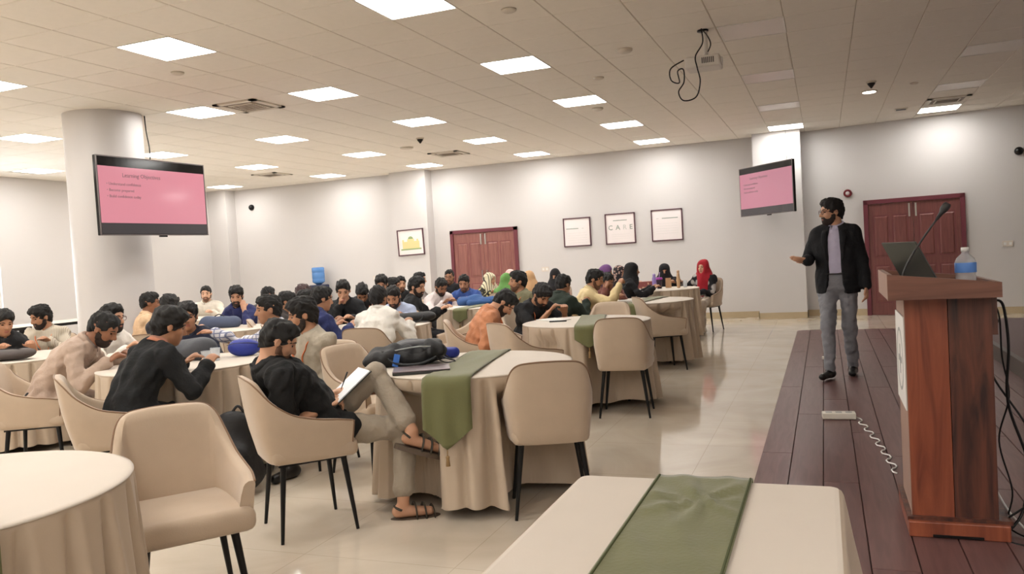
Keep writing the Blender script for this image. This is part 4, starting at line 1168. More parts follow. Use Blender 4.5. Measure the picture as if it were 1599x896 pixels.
# ---------------------------------------------------------------- the head, in its own frame (x right, y forward, z up)
def head_prims(c, M, g=1.0):
    P = lambda x, y, z: c + M @ V(x, y, z) * g
    E = lambda x, y, z, a, b, d, k=0.012, op='add': Ell(P(x, y, z), V(a, b, d) * g, M, k, op)
    out = [E(0, -0.012, 0.03, 0.074, 0.093, 0.083, 0.0), E(0, 0.02, -0.035, 0.058, 0.068, 0.078, 0.02), E(0, 0.05, -0.088, 0.03, 0.028, 0.024, 0.025),
           E(0, 0.058, 0.028, 0.052, 0.03, 0.02, 0.02),
           E(0.03, 0.082, 0.004, 0.018, 0.016, 0.011, 0.0, 'sub'), E(-0.03, 0.082, 0.004, 0.018, 0.016, 0.011, 0.0, 'sub'),
           Cap(P(0, 0.082, 0.014), P(0, 0.103, -0.026), 0.009 * g, 0.013 * g, 0.010), E(0.012, 0.089, -0.03, 0.0095, 0.011, 0.009, 0.006), E(-0.012, 0.089, -0.03, 0.0095, 0.011, 0.009, 0.006),
           E(0, 0.078, -0.056, 0.024, 0.013, 0.006, 0.005), E(0, 0.077, -0.066, 0.021, 0.012, 0.0065, 0.005),
           E(0.036, 0.05, -0.022, 0.022, 0.022, 0.02, 0.02), E(-0.036, 0.05, -0.022, 0.022, 0.022, 0.02, 0.02)]
    for s in (-1, 1): out += [E(s * 0.075, -0.012, -0.006, 0.010, 0.0175, 0.028, 0.006), E(s * 0.083, -0.008, -0.003, 0.006, 0.010, 0.018, 0.0, 'sub')]
    return out
Z3 = V(0, 0, 0); I3 = np.eye(3, dtype=np.float32)
def make_hair(kind):
    g = 0.0045
    vol = dict(short=0.0, quiff=0.002, thick=0.003, fade=-0.0005, fringe=0.003)[kind]
    top = [Ell(V(0, -0.016, 0.034), V(0.0795, 0.0975, 0.089) + vol, None, 0.0), Ell(V(0, -0.048, -0.024), V(0.06, 0.052, 0.068) + vol * 0.5, None, 0.03)]
    if kind == 'short': top += [Ell(V(0, 0.03, 0.08), V(0.06, 0.058, 0.036), None, 0.025)]
    if kind == 'quiff': top += [Ell(V(0, 0.018, 0.084), V(0.062, 0.07, 0.042), None, 0.03), Ell(V(0.014, 0.05, 0.088), V(0.045, 0.032, 0.026), None, 0.025)]
    if kind == 'thick': top += [Ell(V(0, 0.0, 0.075), V(0.0795, 0.088, 0.058), None, 0.03), Ell(V(0.012, 0.058, 0.08), V(0.055, 0.045, 0.032), None, 0.025)]
    if kind == 'fade': top += [Ell(V(0, 0.02, 0.084), V(0.057, 0.066, 0.036), None, 0.015)]
    if kind == 'fringe': top += [Ell(V(0, 0.03, 0.078), V(0.07, 0.072, 0.05), None, 0.03), Ell(V(-0.012, 0.074, 0.062), V(0.05, 0.03, 0.026), None, 0.02)]
    F_ = field(top, g)
    F_.wrinkle(0.006, len(kind) * 7, 3.2); F_.wrinkle(0.0035, len(kind) * 11, 7.0)
    low = dict(short=(-0.004, -0.082), quiff=(-0.004, -0.08), thick=(-0.012, -0.095), fade=(0.006, -0.07), fringe=(-0.008, -0.088))[kind]
    p, q = V(0, 0.03, low[0]), V(0, -0.1, low[1])
    F_.cut(p, nrm(np.cross(V(1, 0, 0), nrm(p - q))))
    # the face stays bare inside an arched hairline
    F_.put(Ell(V(0, 0.16, -0.022), V(0.079, 0.125, 0.108 if kind != 'fringe' else 0.094), None, 0, 'sub'))
    for s in (-1, 1): F_.put(Ell(V(s * 0.088, -0.008, -0.012), V(0.02, 0.024, 0.03), None, 0, 'sub'))
    v, qd = F_.surface(); return np_mesh('hair_' + kind, v, qd)
def make_beard(kind):
    g = 0.0035; pad = 0.0022 if kind == 'stubble' else 0.0055
    P_ = [Ell(V(0, 0.02, -0.035), V(0.058, 0.068, 0.078) + pad, None, 0.0), Ell(V(0, 0.05, -0.088), V(0.03, 0.028, 0.024) + pad * 1.5, None, 0.025), Ell(V(0, 0.0765, -0.0475), V(0.027, 0.012, 0.0065), None, 0.008)]
    for s in (-1, 1): P_ += [Ell(V(s * 0.0655, 0.006, -0.03), V(0.008, 0.016, 0.042), None, 0.01), Cap(V(s * 0.02, 0.078, -0.05), V(s * 0.031, 0.068, -0.075), 0.0075, 0.008, 0.008)]
    F_ = field(P_, g); F_.wrinkle(0.0012, 5, 3.5)
    F_.cut(V(0, 0.088, -0.0405), nrm(V(0, -0.3, -1)))
    F_.put(Ell(V(0, 0.1, -0.0615), V(0.0215, 0.028, 0.0085), None, 0, 'sub'))
    F_.put(Ell(V(0, 0.095, -0.002), V(0.05, 0.05, 0.036), None, 0, 'sub'))
    for s in (-1, 1): F_.put(Ell(V(s * 0.046, 0.058, -0.03), V(0.024, 0.034, 0.028), None, 0, 'sub'))
    F_.cut(V(0, -0.012, 0), V(0, 1, 0.15)); F_.cut(V(0, 0, -0.125), V(0, 0.25, 1))
    v, q = F_.surface(); return np_mesh('beard_' + kind, v, q)
HAIR = {k: make_hair(k) for k in ('short', 'quiff', 'thick', 'fade', 'fringe')}
BEARD = {k: make_beard(k) for k in ('stubble', 'full')}
def _eye():
    mb = MB()
    for i in range(7):
        pass
    n, mm = 10, 7; vs = []; 
    for i in range(mm + 1):
        a = PI * i / mm
        for k in range(n): b = 2 * PI * k / n; vs.append((math.sin(a) * math.cos(b) * 0.0125, math.cos(a) * 0.0125, math.sin(a) * math.sin(b) * 0.0062))
    for i in range(mm):
        mb.cm = 1 if i < 3 else 0
        mb.add(vs[i * n:(i + 2) * n], [(k, (k + 1) % n, n + (k + 1) % n, n + k) for k in range(n)])
    return mb.mesh('eye', True)
EYE = _eye(); EYE.materials.append(m_eyew); EYE.materials.append(m_iris)
BROW = []
for s in (-1, 1):
    BROW.append(MB().tube([(s * 0.012, 0.0865, 0.024), (s * 0.028, 0.0855, 0.029), (s * 0.042, 0.0765, 0.027), (s * 0.052, 0.067, 0.020)], [0.003, 0.0042, 0.0036, 0.0015], 6).mesh('eyebrow', True))
def _glasses():
    mb = MB()
    for s in (-1, 1):
        mb.tube([(s * 0.031 + 0.024 * math.cos(a), 0.099 - 0.006 * abs(math.cos(a)), 0.004 + 0.019 * math.sin(a)) for a in [2 * PI * k / 16 for k in range(17)]], 0.0022, 6, cap=False)
        mb.tube([(s * 0.055, 0.094, 0.01), (s * 0.077, 0.06, 0.01), (s * 0.083, -0.005, 0.008), (s * 0.082, -0.02, -0.004)], 0.002, 6)
    mb.tube([(-0.009, 0.1, 0.008), (0, 0.102, 0.011), (0.009, 0.1, 0.008)], 0.002, 6)
    return mb.mesh('spectacles', True)
GLASSES = _glasses(); GLASSES.materials.append(m_glasses)

def ik(a, c, l1, l2, pole):
    d = c - a; L = float(np.linalg.norm(d)); m = l1 + l2
    if L > m * 0.995: c = a + d / L * m * 0.995; d = c - a; L = m * 0.995
    L = max(L, abs(l1 - l2) + 0.02)
    x = (l1 * l1 - l2 * l2 + L * L) / (2 * L); y = math.sqrt(max(0, l1 * l1 - x * x)); u = nrm(d)
    p = np.array(pole, np.float32); p = p - u * float(p @ u); p = nrm(p) if float(np.linalg.norm(p)) > 1e-5 else V(0, 0, -1)
    return a + u * x + p * y, c

def hand_prims(w, d, n, side, r=1.0, curl=0.5, g=1.0, spread=1.0):
    """w wrist, d pointing direction, n palm normal (towards the palm side), side +1 right hand: palm, four fingers, thumb"""
    d = nrm(d); n = nrm(n - d * float(n @ d)); t = np.cross(d, n) * side      # towards the thumb
    fr = 0.0085 * r * g
    out = [Cap(w, w + d * 0.085 * g, 0.036 * g, 0.042 * g, 0.012, side=t, fw=0.42)]
    for i, (L, o) in enumerate(((0.068, 0.030), (0.078, 0.010), (0.072, -0.010), (0.056, -0.029))):
        a = w + d * 0.084 * g + t * o * g * spread
        c1 = curl * 1.0; c2 = curl * 2.1
        e = nrm(d * math.cos(c1) + n * math.sin(c1) + t * o * 2.2 * (spread - 0.6)); f2 = nrm(d * math.cos(c2) + n * math.sin(c2))
        b = a + e * L * 0.52 * g; c = b + f2 * L * 0.5 * g
        out += [Cap(a - d * 0.012 * g, b, fr * 1.08, fr, 0.006), Cap(b, c, fr, fr * 0.82, 0.004)]
    a = w + d * 0.025 * g + t * 0.034 * g; e = nrm(d * 0.72 + t * 0.62 + n * 0.35 * curl); b = a + e * 0.042 * g; c = b + nrm(d * 0.9 + t * 0.18 + n * 0.5 * curl) * 0.034 * g
    out += [Cap(a, b, fr * 1.35, fr * 1.15, 0.012), Cap(b, c, fr * 1.12, fr * 0.9, 0.004)]
    return out

def person(loc, ang, label, pose, wear, head, h=0.010, s=0.95, tl=1.0, skin=1, chair_label=None, chair_off=None, group=None, cat='person'):
    """loc: floor point under the pelvis; ang: world direction the pelvis faces; tl stretches the spine"""
    root = thing('person', label, cat, (loc[0], loc[1], pose.get('z', 0.0)), R(ang - 90), group)
    stand = pose.get('stand', False)
    L = pose.get('lean', 12); side = pose.get('side', 0); tw = pose.get('twist', 0)
    pz = 0.93 * s if stand else 0.45 + 0.085 * s
    pel = V(0, 0, pz)
    def up(a): M_ = rotm(0, a, side); return M_ @ V(0, 0, 1)
    waist = pel + up(L * 0.7) * 0.15 * s * tl; chest = waist + up(L) * 0.19 * s * tl; nb = chest + up(L * 1.15) * 0.165 * s * tl
    TM = rotm(tw, L, side); rt, fw, uu = TM[:, 0], TM[:, 1], TM[:, 2]
    PM = rotm(tw * 0.35, L * 0.4, side)
    HM = rotm(*head['rot'])
    hl = head.get('neck', L * 0.75)
    hc = nb + (rotm(tw, hl, side) @ V(0, 0, 1)) * 0.098 * s + HM @ V(0, 0.028, 0.055) * s
    g = s * head.get('size', 1.06)
    J = dict(pel=pel, waist=waist, chest=chest, nb=nb, hc=hc)
    sh = {}; el = {}; wr = {}
    for sd, nm in ((1, 'r'), (-1, 'l')):
        sh[nm] = nb - uu * 0.055 * s + rt * sd * 0.165 * s
        tgt = pose.get(nm + 'hand', 'lap'); pole = pose.get(nm + 'pole', None)
        if isinstance(tgt, str):
            if tgt == 'lap': tgt = pel + V(sd * 0.09, 0.24, 0.10)
            elif tgt == 'table': tgt = V(sd * 0.15, 0.36 + 0.2 * math.sin(R(L)), 0.795)
            elif tgt == 'fold': tgt = V(sd * 0.02, 0.33 + 0.2 * math.sin(R(L)), 0.80)
            elif tgt == 'mouth': tgt = hc + HM @ V(sd * 0.05, 0.125, -0.14)
            elif tgt == 'cheek': tgt = hc + HM @ V(sd * 0.085, 0.10, -0.12)
            elif tgt == 'eyes': tgt = hc + HM @ V(sd * 0.07, 0.12, -0.06)
            elif tgt == 'side': tgt = sh[nm] + V(sd * 0.04, 0.05, -0.53 * s)
        else: tgt = np.array(tgt, np.float32)
        if pole is None: pole = rt * sd * 0.5 + V(0, -0.35, -0.8)
        el[nm], wr[nm] = ik(sh[nm], tgt, 0.275 * s, 0.245 * s, pole)
    hip = {}; kn = {}; an = {}
    for sd, nm in ((1, 'r'), (-1, 'l')):
        hip[nm] = pel + PM[:, 0] * sd * 0.088 * s + V(0, 0, -0.01)
        tgt = pose.get(nm + 'foot', None)
        if tgt is None: tgt = V(sd * 0.10, 0.02, 0.085) if stand else V(sd * 0.13, 0.40, 0.085)
        kn[nm], an[nm] = ik(hip[nm], np.array(tgt, np.float32), 0.43 * s, 0.42 * s, pose.get(nm + 'knee', (sd * 0.15, 0.9, 0.5)))
    fdir = {nm: nrm(np.array(pose.get(nm + 'toe', (sd * 0.12, 1.0, 0.0)), np.float32)) for sd, nm in ((1, 'r'), (-1, 'l'))}
    fat = pose.get('fat', 1.0)
    sleeve = wear.get('sleeve', 'long')
    # ---- clothes fields
    ch_ = h * 1.15
    G = []
    fields = []
    def torso(extra, f=1.0):
        return [Cap(pel + uu * 0.0, waist, (0.152 + extra) * s * fat, (0.146 + extra) * s * fat, 0.0, side=PM[:, 0], fw=0.74 * f), Cap(waist, chest, (0.146 + extra) * s * fat, (0.168 + extra) * s * fat, 0.04, side=rt, fw=0.68 * f),
                Cap(chest, nb - uu * 0.075 * s, (0.166 + extra) * s * fat, (0.13 + extra) * s, 0.04, side=rt, fw=0.66 * f),
                Cap(sh['r'] - rt * 0.03, sh['l'] + rt * 0.03, (0.058 + extra) * s, (0.058 + extra) * s, 0.05), Cap(nb - uu * 0.06 * s, nb + uu * 0.008 * s, (0.085 + extra) * s, (0.058 + extra * 0.5) * s, 0.04)]
    def arms(extra, upto):
        o = []
        for nm in ('r', 'l'):
            a, b, c = sh[nm], el[nm], wr[nm]
            if upto == 'none': continue
            if upto == 'short': o.append(Cap(a, a + (b - a) * 0.72, (0.055 + extra) * s, (0.053 + extra) * s, 0.035))
            else:
                o.append(Cap(a, b, (0.054 + extra) * s, (0.044 + extra) * s, 0.035))
                e = b + (c - b) * (0.55 if upto == 'rolled' else 0.97); o.append(Cap(b, e, (0.043 + extra) * s, (0.036 + extra) * s, 0.015))
        return o
    shirt = torso(wear.get('loose', 0.018)) + arms(wear.get('loose', 0.018) * 0.8, sleeve)
    hem = wear.get('hem', 'shirt')
    if hem == 'kurta':
        for nm in ('r', 'l'): shirt.append(Cap(hip[nm], hip[nm] + (kn[nm] - hip[nm]) * 0.8, 0.105 * s, 0.095 * s, 0.05))
    elif hem == 'shirt':
        for nm in ('r', 'l'): shirt.append(Cap(hip[nm], hip[nm] + (kn[nm] - hip[nm]) * 0.22, 0.1 * s, 0.098 * s, 0.05))
    elif hem == 'jacket': shirt += [Cap(pel + uu * 0.02, pel - uu * 0.13 * s, 0.172 * s * fat, 0.178 * s * fat, 0.05, side=PM[:, 0], fw=0.74)]
    FS = field(shirt, ch_)
    FS.wrinkle(wear.get('wrinkle', 0.011), int(abs(loc[0] * 131 + loc[1] * 57)) % 9973); FS.wrinkle(wear.get('wrinkle', 0.011) * 0.55, int(abs(loc[0] * 31 + loc[1] * 157)) % 9973, 2.1)
    if hem == 'tucked' or stand: FS.cut(pel + uu * (-0.02 if hem == 'tucked' else -0.12) * s, uu)
    # neckline
    FS.put(Ell(nb + uu * 0.083 * s + fw * 0.035 * s, V(0.10, 0.105, 0.066) * s, TM @ rotm(0, 14, 0), 0, 'sub'))
    if wear.get('open'):      # jacket open at the front showing a shirt
        FS.put(Cap(nb + fw * 0.11 * s + uu * 0.01, waist + fw * 0.15 * s, 0.046 * s, 0.062 * s, 0, 'sub')); FS.put(Cap(waist + fw * 0.15 * s, pel - uu * 0.02 + fw * 0.16 * s, 0.062 * s, 0.07 * s, 0, 'sub')); FS.put(Cap(pel - uu * 0.02 + fw * 0.16 * s, pel - uu * 0.2 + fw * 0.16 * s, 0.07 * s, 0.125 * s, 0, 'sub'))
    fields.append(FS)
    v, q = FS.surface()
    so = link(wear.get('top_name', 'shirt'), np_mesh('shirt', v, q), wear['top'], root)
    if wear.get('open'):
        F2 = field(torso(0.003), ch_); F2.wrinkle(0.003, 12); F2.cut(pel + uu * 0.0, uu); F2.cut(nb + uu * 0.03 * s + fw * 0.05 * s, nrm(-uu - fw * 0.2)); v, q = F2.surface()
        link('shirt', np_mesh('inner_shirt', v, q), wear['open'], root); fields.append(F2)
    # collar
    if wear.get('collar', True) and not wear.get('hijab'):
        cm = MB(); ring = []
        for sgn in (-1, 1):
            P_ = []
            for k in range(9):
                a = R(-90 + k * 180 / 8 * 1.0); 
                P_.append(a)
        rows_ = [[], [], []]
        for k in range(21):
            a = R(100 - 0) + R(340) * k / 20      # opening at the front
            c_, s_ = math.cos(a), math.sin(a)
            base = nb + uu * (0.018 + 0.010 * (s_ < 0)) * s + fw * 0.004
            drop = max(0, s_) ** 2
            for j, (rr, zz) in enumerate(((0.069, -0.006), (0.073, 0.038), (0.099, 0.0))):
                rows_[j].append(base + (rt * c_ * rr + fw * s_ * rr * 0.95) * s + uu * (zz - 0.03 * drop) * s)
        cm.grid([[tuple(float(x) for x in p) for p in r_] for r_ in rows_])
        o = cm.build('collar', wear.get('collar_mat', wear['open'] if wear.get('open') else wear['top']), so, True)
        md = o.modifiers.new('thickness', 'SOLIDIFY'); md.thickness = 0.004
    # trousers
    tr = [Cap(pel - PM[:, 0] * 0.06 * s, pel + PM[:, 0] * 0.06 * s, 0.118 * s * fat, 0.118 * s * fat, 0.0, side=PM[:, 0], fw=0.95), Cap(pel, pel + uu * 0.09 * s, 0.15 * s * fat, 0.145 * s * fat, 0.03, side=PM[:, 0], fw=0.74)]
    for nm in ('r', 'l'):
        tr += [Cap(hip[nm], kn[nm], 0.094 * s, 0.066 * s, 0.03), Cap(kn[nm], kn[nm] + (an[nm] - kn[nm]) * wear.get('legs', 0.93), 0.063 * s, wear.get('cuff', 0.052) * s, 0.02)]
    FT = field(tr, ch_ if wear.get('fine') or stand else 0.017)
    FT.wrinkle(0.004, int(abs(loc[0] * 77)) % 997, 2.0); FT.wrinkle(0.007, int(abs(loc[0] * 71 + loc[1] * 31)) % 9973 + 3)
    fields.append(FT); v, q = FT.surface()
    link('trousers', np_mesh('trousers', v, q), wear['bottom'], root)
    if stand and hem != 'kurta':
        bl = MB(); P_ = []
        for k in range(25):
            a = 2 * PI * k / 24; P_.append(pel + uu * 0.075 * s + (rt * math.cos(a) * 0.158 + fw * math.sin(a) * 0.125) * s * fat)
        bl.tube([tuple(map(float, p)) for p in P_], 0.017, 6, flat=0.3, cap=False, up=(0, 0, 1)); bl.build('belt', m_shoe, root, True)
    # shoes
    for nm in ('r', 'l'):
        a = an[nm]; f = fdir[nm]
        if wear.get('shoe') == 'sandal': continue
        sole = V(a[0], a[1], a[2] - 0.085); upv = V(0, 0, 1)
        heel = a - V(0, 0, 0.045) - f * 0.035; toe = a - V(0, 0, 0.052) + f * 0.165 * s
        F3 = field([Cap(heel, toe, 0.042, 0.036, 0.0, side=np.cross(f, upv), fw=0.9), Cap(a + V(0, 0, 0.0), heel + f * 0.03, 0.04, 0.04, 0.03)], 0.009 if stand else 0.013)
        F3.cut(a - V(0, 0, 0.082), V(0, 0, 1)); F3.cut(a + V(0, 0, 0.03), V(0, 0, -1))
        v, q = F3.surface(); link('shoe', np_mesh('shoe', v, q), wear.get('shoe', m_shoe), root); 
    # ---- hijab
    hid = wear.get('hijab')
    if hid:
        Pn = [Ell(hc + HM @ V(0, -0.015, 0.028), V(0.09, 0.108, 0.1), HM, 0.0), Ell(hc + HM @ V(0, 0.005, -0.05), V(0.078, 0.09, 0.09), HM, 0.03),
              Cap(hc + HM @ V(0, -0.02, -0.06), nb - uu * 0.02, 0.088, 0.12, 0.05), Cap(sh['r'] - rt * 0.03 + uu * 0.0, sh['l'] + rt * 0.03, 0.07, 0.07, 0.07),
              Cap(nb - uu * 0.02 + fw * 0.03, chest + fw * 0.05 - uu * wear.get('drape', 0.02), 0.11, 0.115, 0.06, side=rt, fw=0.8), Cap(nb - fw * 0.02, chest - fw * 0.03 - uu * 0.02, 0.11, 0.12, 0.06, side=rt, fw=0.7)]
        FH = field(Pn, h * 0.9)
        FH.wrinkle(0.008, int(abs(loc[0] * 37 + loc[1] * 91)) % 9973, 0.8)
        if wear.get('niqab'): FH.put(Ell(hc + HM @ V(0, 0.12, 0.008), V(0.052, 0.06, 0.016), HM, 0, 'sub'))
        else: FH.put(Ell(hc + HM @ V(0, 0.115, -0.022), V(0.054, 0.09, 0.078), HM, 0, 'sub'))
        v, q = FH.surface(); link('headscarf', np_mesh('headscarf', v, q), hid, root); fields.append(FH)
    # ---- body
    bare = []
    body = head_prims(hc, HM, g)
    body += [Cap(hc + HM @ V(0, -0.03, -0.05) * g, nb - uu * 0.02, 0.052 * s, 0.06 * s, 0.02)]
    body += torso(-0.02, 0.9)
    for sd, nm in ((1, 'r'), (-1, 'l')):
        body += [Cap(sh[nm], el[nm], 0.046 * s, 0.037 * s, 0.03), Cap(el[nm], wr[nm], 0.0375 * s, 0.0265 * s, 0.015)]
        hd_ = pose.get(nm + 'point', None); d = nrm(wr[nm] - el[nm]) if hd_ is None else nrm(np.array(hd_, np.float32))
        pn = np.array(pose.get(nm + 'palm', (0, 0, -1)), np.float32)
        if abs(float(nrm(pn) @ d)) > 0.95: pn = V(0, 1, 0.2)
        body += hand_prims(wr[nm], d, pn, sd, 1.0 if h < 0.0085 else 1.12, pose.get(nm + 'curl', 0.45), s)
        body += [Cap(hip[nm], kn[nm], 0.072 * s, 0.054 * s, 0.03), Cap(kn[nm], an[nm], 0.052 * s, 0.034 * s, 0.02)]
        f = fdir[nm]; body += [Cap(an[nm] - V(0, 0, 0.045) - f * 0.03, an[nm] - V(0, 0, 0.058) + f * 0.15 * s, 0.034, 0.024, 0.02)]
    FB = field(body, h)
    v, q = FB.surface()
    hidden = np.zeros(len(v), bool)
    for F_ in fields: hidden |= F_.sample(v) < -h * 1.3
    if wear.get('shoe') != 'sandal': hidden |= v[:, 2] < (0.06 if not stand else 0.07)
    def seg(a, b):
        ba = b - a; t = np.clip(((v - a) @ ba) / float(ba @ ba), 0, 1)[:, None]
        return np.linalg.norm(v - a - t * ba, axis=1)
    dist = np.stack([np.minimum(seg(pel, waist), seg(waist, nb)) - 0.05] + [np.minimum(seg(a_, b_), seg(b_, c_)) for a_, b_, c_ in ((sh['r'] + (el['r'] - sh['r']) * 0.25, el['r'], wr['r']), (sh['l'] + (el['l'] - sh['l']) * 0.25, el['l'], wr['l']), (hip['r'] + (kn['r'] - hip['r']) * 0.2, kn['r'], an['r']), (hip['l'] + (kn['l'] - hip['l']) * 0.2, kn['l'], an['l']))])
    nv, tri = coarsen(v, q, hidden, 0.045, np.argmin(dist, 0))
    me = np_mesh('body', nv, tri)
    loc_h = ((nv - hc) @ HM) / g
    lip = ((loc_h[:, 0] / 0.024) ** 2 + ((loc_h[:, 2] + 0.061) / 0.0115) ** 2 < 1) & (loc_h[:, 1] > 0.06)
    at = me.attributes.new('lip', 'FLOAT', 'POINT'); at.data.foreach_set('value', lip.astype(np.float32) * 0.75)
    link('body', me, SKIN[skin], root)
    # ---- face and hair, shared shapes set into the head frame
    Mx = Matrix(((HM[0, 0] * g, HM[0, 1] * g, HM[0, 2] * g, hc[0]), (HM[1, 0] * g, HM[1, 1] * g, HM[1, 2] * g, hc[1]), (HM[2, 0] * g, HM[2, 1] * g, HM[2, 2] * g, hc[2]), (0, 0, 0, 1)))
    def setin(name, mesh, m=None, off=(0, 0, 0), scale=1.0):
        o = bpy.data.objects.new(name, mesh); C.objects.link(o); o.parent = root
        o.matrix_basis = Mx @ Matrix.Translation(off) @ Matrix.Diagonal((scale, scale, scale, 1))
        if m is not None:
            if len(mesh.materials) == 0: mesh.materials.append(m)
            o.material_slots[0].link = 'OBJECT'; o.material_slots[0].material = m
        return o
    hm_ = head.get('hairmat', m_hair)
    for sd in (-1, 1): setin('eye', EYE, None, (sd * 0.0305, 0.0668, 0.003))
    if not wear.get('niqab'):
        for b in BROW: setin('eyebrow', b, hm_)
    if head.get('hair') and not hid: setin('hair', HAIR[head['hair']], hm_)
    if head.get('beard'): setin('beard', BEARD[head['beard']], m_beard if head['beard'] == 'full' else m_stub)
    if head.get('glasses'): setin('spectacles', GLASSES)
    def front(p, lat):
        q0 = p + rt * lat; best = q0 + fw * 0.1
        for st in range(8, 60):
            q1 = q0 + fw * (st * 0.004)
            if FS.sample(q1[None, :])[0] > 0.001: best = q1 + fw * 0.004; break
        return best
    if wear.get('open'):
        for sd in (-1, 1):
            pts = [nb - fw * 0.03 * s + rt * sd * 0.085 * s + uu * 0.022 * s] + [front(nb - uu * dz_ * s, sd * lat) for dz_, lat in ((0.03, 0.082), (0.09, 0.088), (0.15, 0.088), (0.22, 0.082), (0.30, 0.074))]
            MB().tube(catmull([tuple(map(float, p)) for p in pts], 4), [0.012 + 0.016 * math.sin(PI * min(1, k / 14)) if k < 15 else max(0.004, 0.012 - 0.001 * (k - 14)) for k in range(21)], 8, flat=0.3, up=tuple(map(float, fw))).build('lapel', wear['top'], so, True)
    # ---- lanyard
    if wear.get('lanyard'):
        end = front(chest - uu * 0.11 * s, 0.0)
        for sd in (-1, 1):
            pts = [nb - fw * 0.068 * s + uu * 0.03 * s + rt * sd * 0.03, nb + rt * sd * 0.083 * s + uu * 0.012 * s] + [front(nb - uu * dz_ * s, sd * lat) for dz_, lat in ((0.045, 0.074), (0.085, 0.064), (0.13, 0.05), (0.18, 0.035), (0.225, 0.02))] + [end]
            MB().tube(catmull([tuple(map(float, p)) for p in pts], 4), 0.0095, 6, flat=0.3, up=tuple(map(float, fw))).build('lanyard', m_lany, root, True)
        if wear['lanyard'] == 'badge':
            b = MB(); b.box((0, 0, -0.05), (0.07, 0.004, 0.1)); o = b.build('name_badge', m_badge, root)
            o.matrix_basis = Matrix.Translation(tuple(map(float, end + fw * 0.014))) @ Matrix(TM.tolist()).to_4x4()
    if chair_label is not None:
        co = chair_off or (0.0, 0.02, 0.0)
        w = Matrix.Rotation(R(ang - 90), 3, 'Z') @ Vector((co[0], co[1], 0))
        chair(loc[0] + w.x, loc[1] + w.y, ang + co[2], chair_label)
    return root, J, dict(sh=sh, el=el, wr=wr, hip=hip, kn=kn, an=an, hc=hc, HM=HM, TM=TM, fdir=fdir)
# ================================================================ WHO SITS WHERE
def fk_head(pose, head, s, tl):
    L = pose.get('lean', 12); side = pose.get('side', 0); tw = pose.get('twist', 0)
    pel = V(0, 0, 0.45 + 0.085 * s)
    up = lambda a: rotm(0, a, side) @ V(0, 0, 1)
    nb = pel + up(L * 0.7) * 0.15 * s * tl + up(L) * 0.19 * s * tl + up(L * 1.15) * 0.165 * s * tl
    HM = rotm(*head['rot'])
    return nb + (rotm(tw, head.get('neck', L * 0.75), side) @ V(0, 0, 1)) * 0.098 * s + HM @ V(0, 0.028, 0.055) * s, HM
def sit(top, ang, label, pose, wear, head, **kw):
    """top: world point of the crown; the spine is stretched or hunched to reach it"""
    s = kw.get('s', 0.95); lo, hi = 0.74, 1.12
    for _ in range(24):
        tl = (lo + hi) / 2; hc, HM = fk_head(pose, head, s, tl)
        if hc[2] + 0.128 * s > top[2]: hi = tl
        else: lo = tl
    a = R(ang - 90); x = hc[0] * math.cos(a) - hc[1] * math.sin(a); y = hc[0] * math.sin(a) + hc[1] * math.cos(a)
    kw['tl'] = tl
    h = kw.pop('h', 0.0105 if top[1] < 9 else 0.012)
    return person((top[0] - x, top[1] - y), ang, label, pose, wear, head, h=h, **kw)
def W(top, bottom=(60, 58, 58), name=None, **k):
    def mk(c, n_):
        return c if not isinstance(c, tuple) else fab('%d_%d_%d' % c, c)
    d = dict(top=mk(top, ''), bottom=mk(bottom, '')); d.update(k); return d
def Hd(yaw=0, pitch=8, hair='short', beard=None, roll=0, **k): d = dict(rot=(yaw, pitch, roll), hair=hair, beard=beard); d.update(k); return d
def P_(**k): return k
TT = dict(rhand='table', lhand='table')
check = pattern('check', (214, 212, 218), (120, 126, 156), 'check', 9.0)
stripe = pattern('stripe', (200, 190, 172), (160, 148, 134), 'stripe', 22.0)
khaki = (150, 136, 118); dark = (34, 34, 38); navy = (34, 42, 78)

sit((-7.18, 5.3, 1.153), -20, 'person in a black short-sleeved shirt cut by the left edge', P_(lean=18, **TT), W((30, 30, 32), sleeve='short'), Hd(0, 15, 'thick'), chair_label='taupe chair of the person cut by the left edge')
sit((-7.51, 5.95, 1.155), -58, 'bearded smiling man in a striped shirt with orange lanyard, far left', P_(lean=10, **TT), W(stripe, dark, lanyard=True), Hd(-42, 14, 'thick', 'full'), chair_label='taupe chair behind the man in a striped shirt', skin=1)
sit((-4.82, 4.3, 1.15), 30, 'man in a dusty beige shirt leaning forward, seen from behind at left', P_(lean=40, **TT), W((176, 154, 138), dark, hem='kurta'), Hd(-4, 32, 'fade', 'full', neck=48), chair_label='taupe chair of the leaning man in dusty beige', skin=2, h=0.0085, chair_off=(0, -0.02, 4))
sit((-5.66, 5.15, 1.17), 2, 'man with spectacles and beard in a white shirt, left of the round column', P_(lean=16, **TT), W((226, 218, 208), dark), Hd(6, 4, 'quiff', 'full', glasses=True), chair_label='taupe chair of the man with spectacles', skin=0)
sit((-6.9, 6.8, 1.217), 48, 'man in a peach shirt seen from behind before the round column', P_(lean=10, **TT), W((218, 184, 148), dark), Hd(-6, 4, 'fade'), chair_label='taupe chair of the man in peach', skin=2)
sit((-6.15, 6.3, 1.19), 100, 'dark haired man half hidden right of the man in peach', P_(lean=12, **TT), W((52, 50, 56), dark), Hd(10, 8, 'thick'), chair_label='taupe chair of the half hidden man by the column')
sit((-3.87, 3.95, 1.18), 72, 'man in a black jacket seen from behind, bent over the table', P_(lean=30, **TT), W((17, 18, 20), dark, hem='kurta', collar_mat=fab('184_120_92', (184, 120, 92))), Hd(-14, 16, 'thick', neck=30), chair_label='taupe chair of the man in a black jacket', chair_off=(-0.02, -0.05, -22), skin=1, h=0.0085)
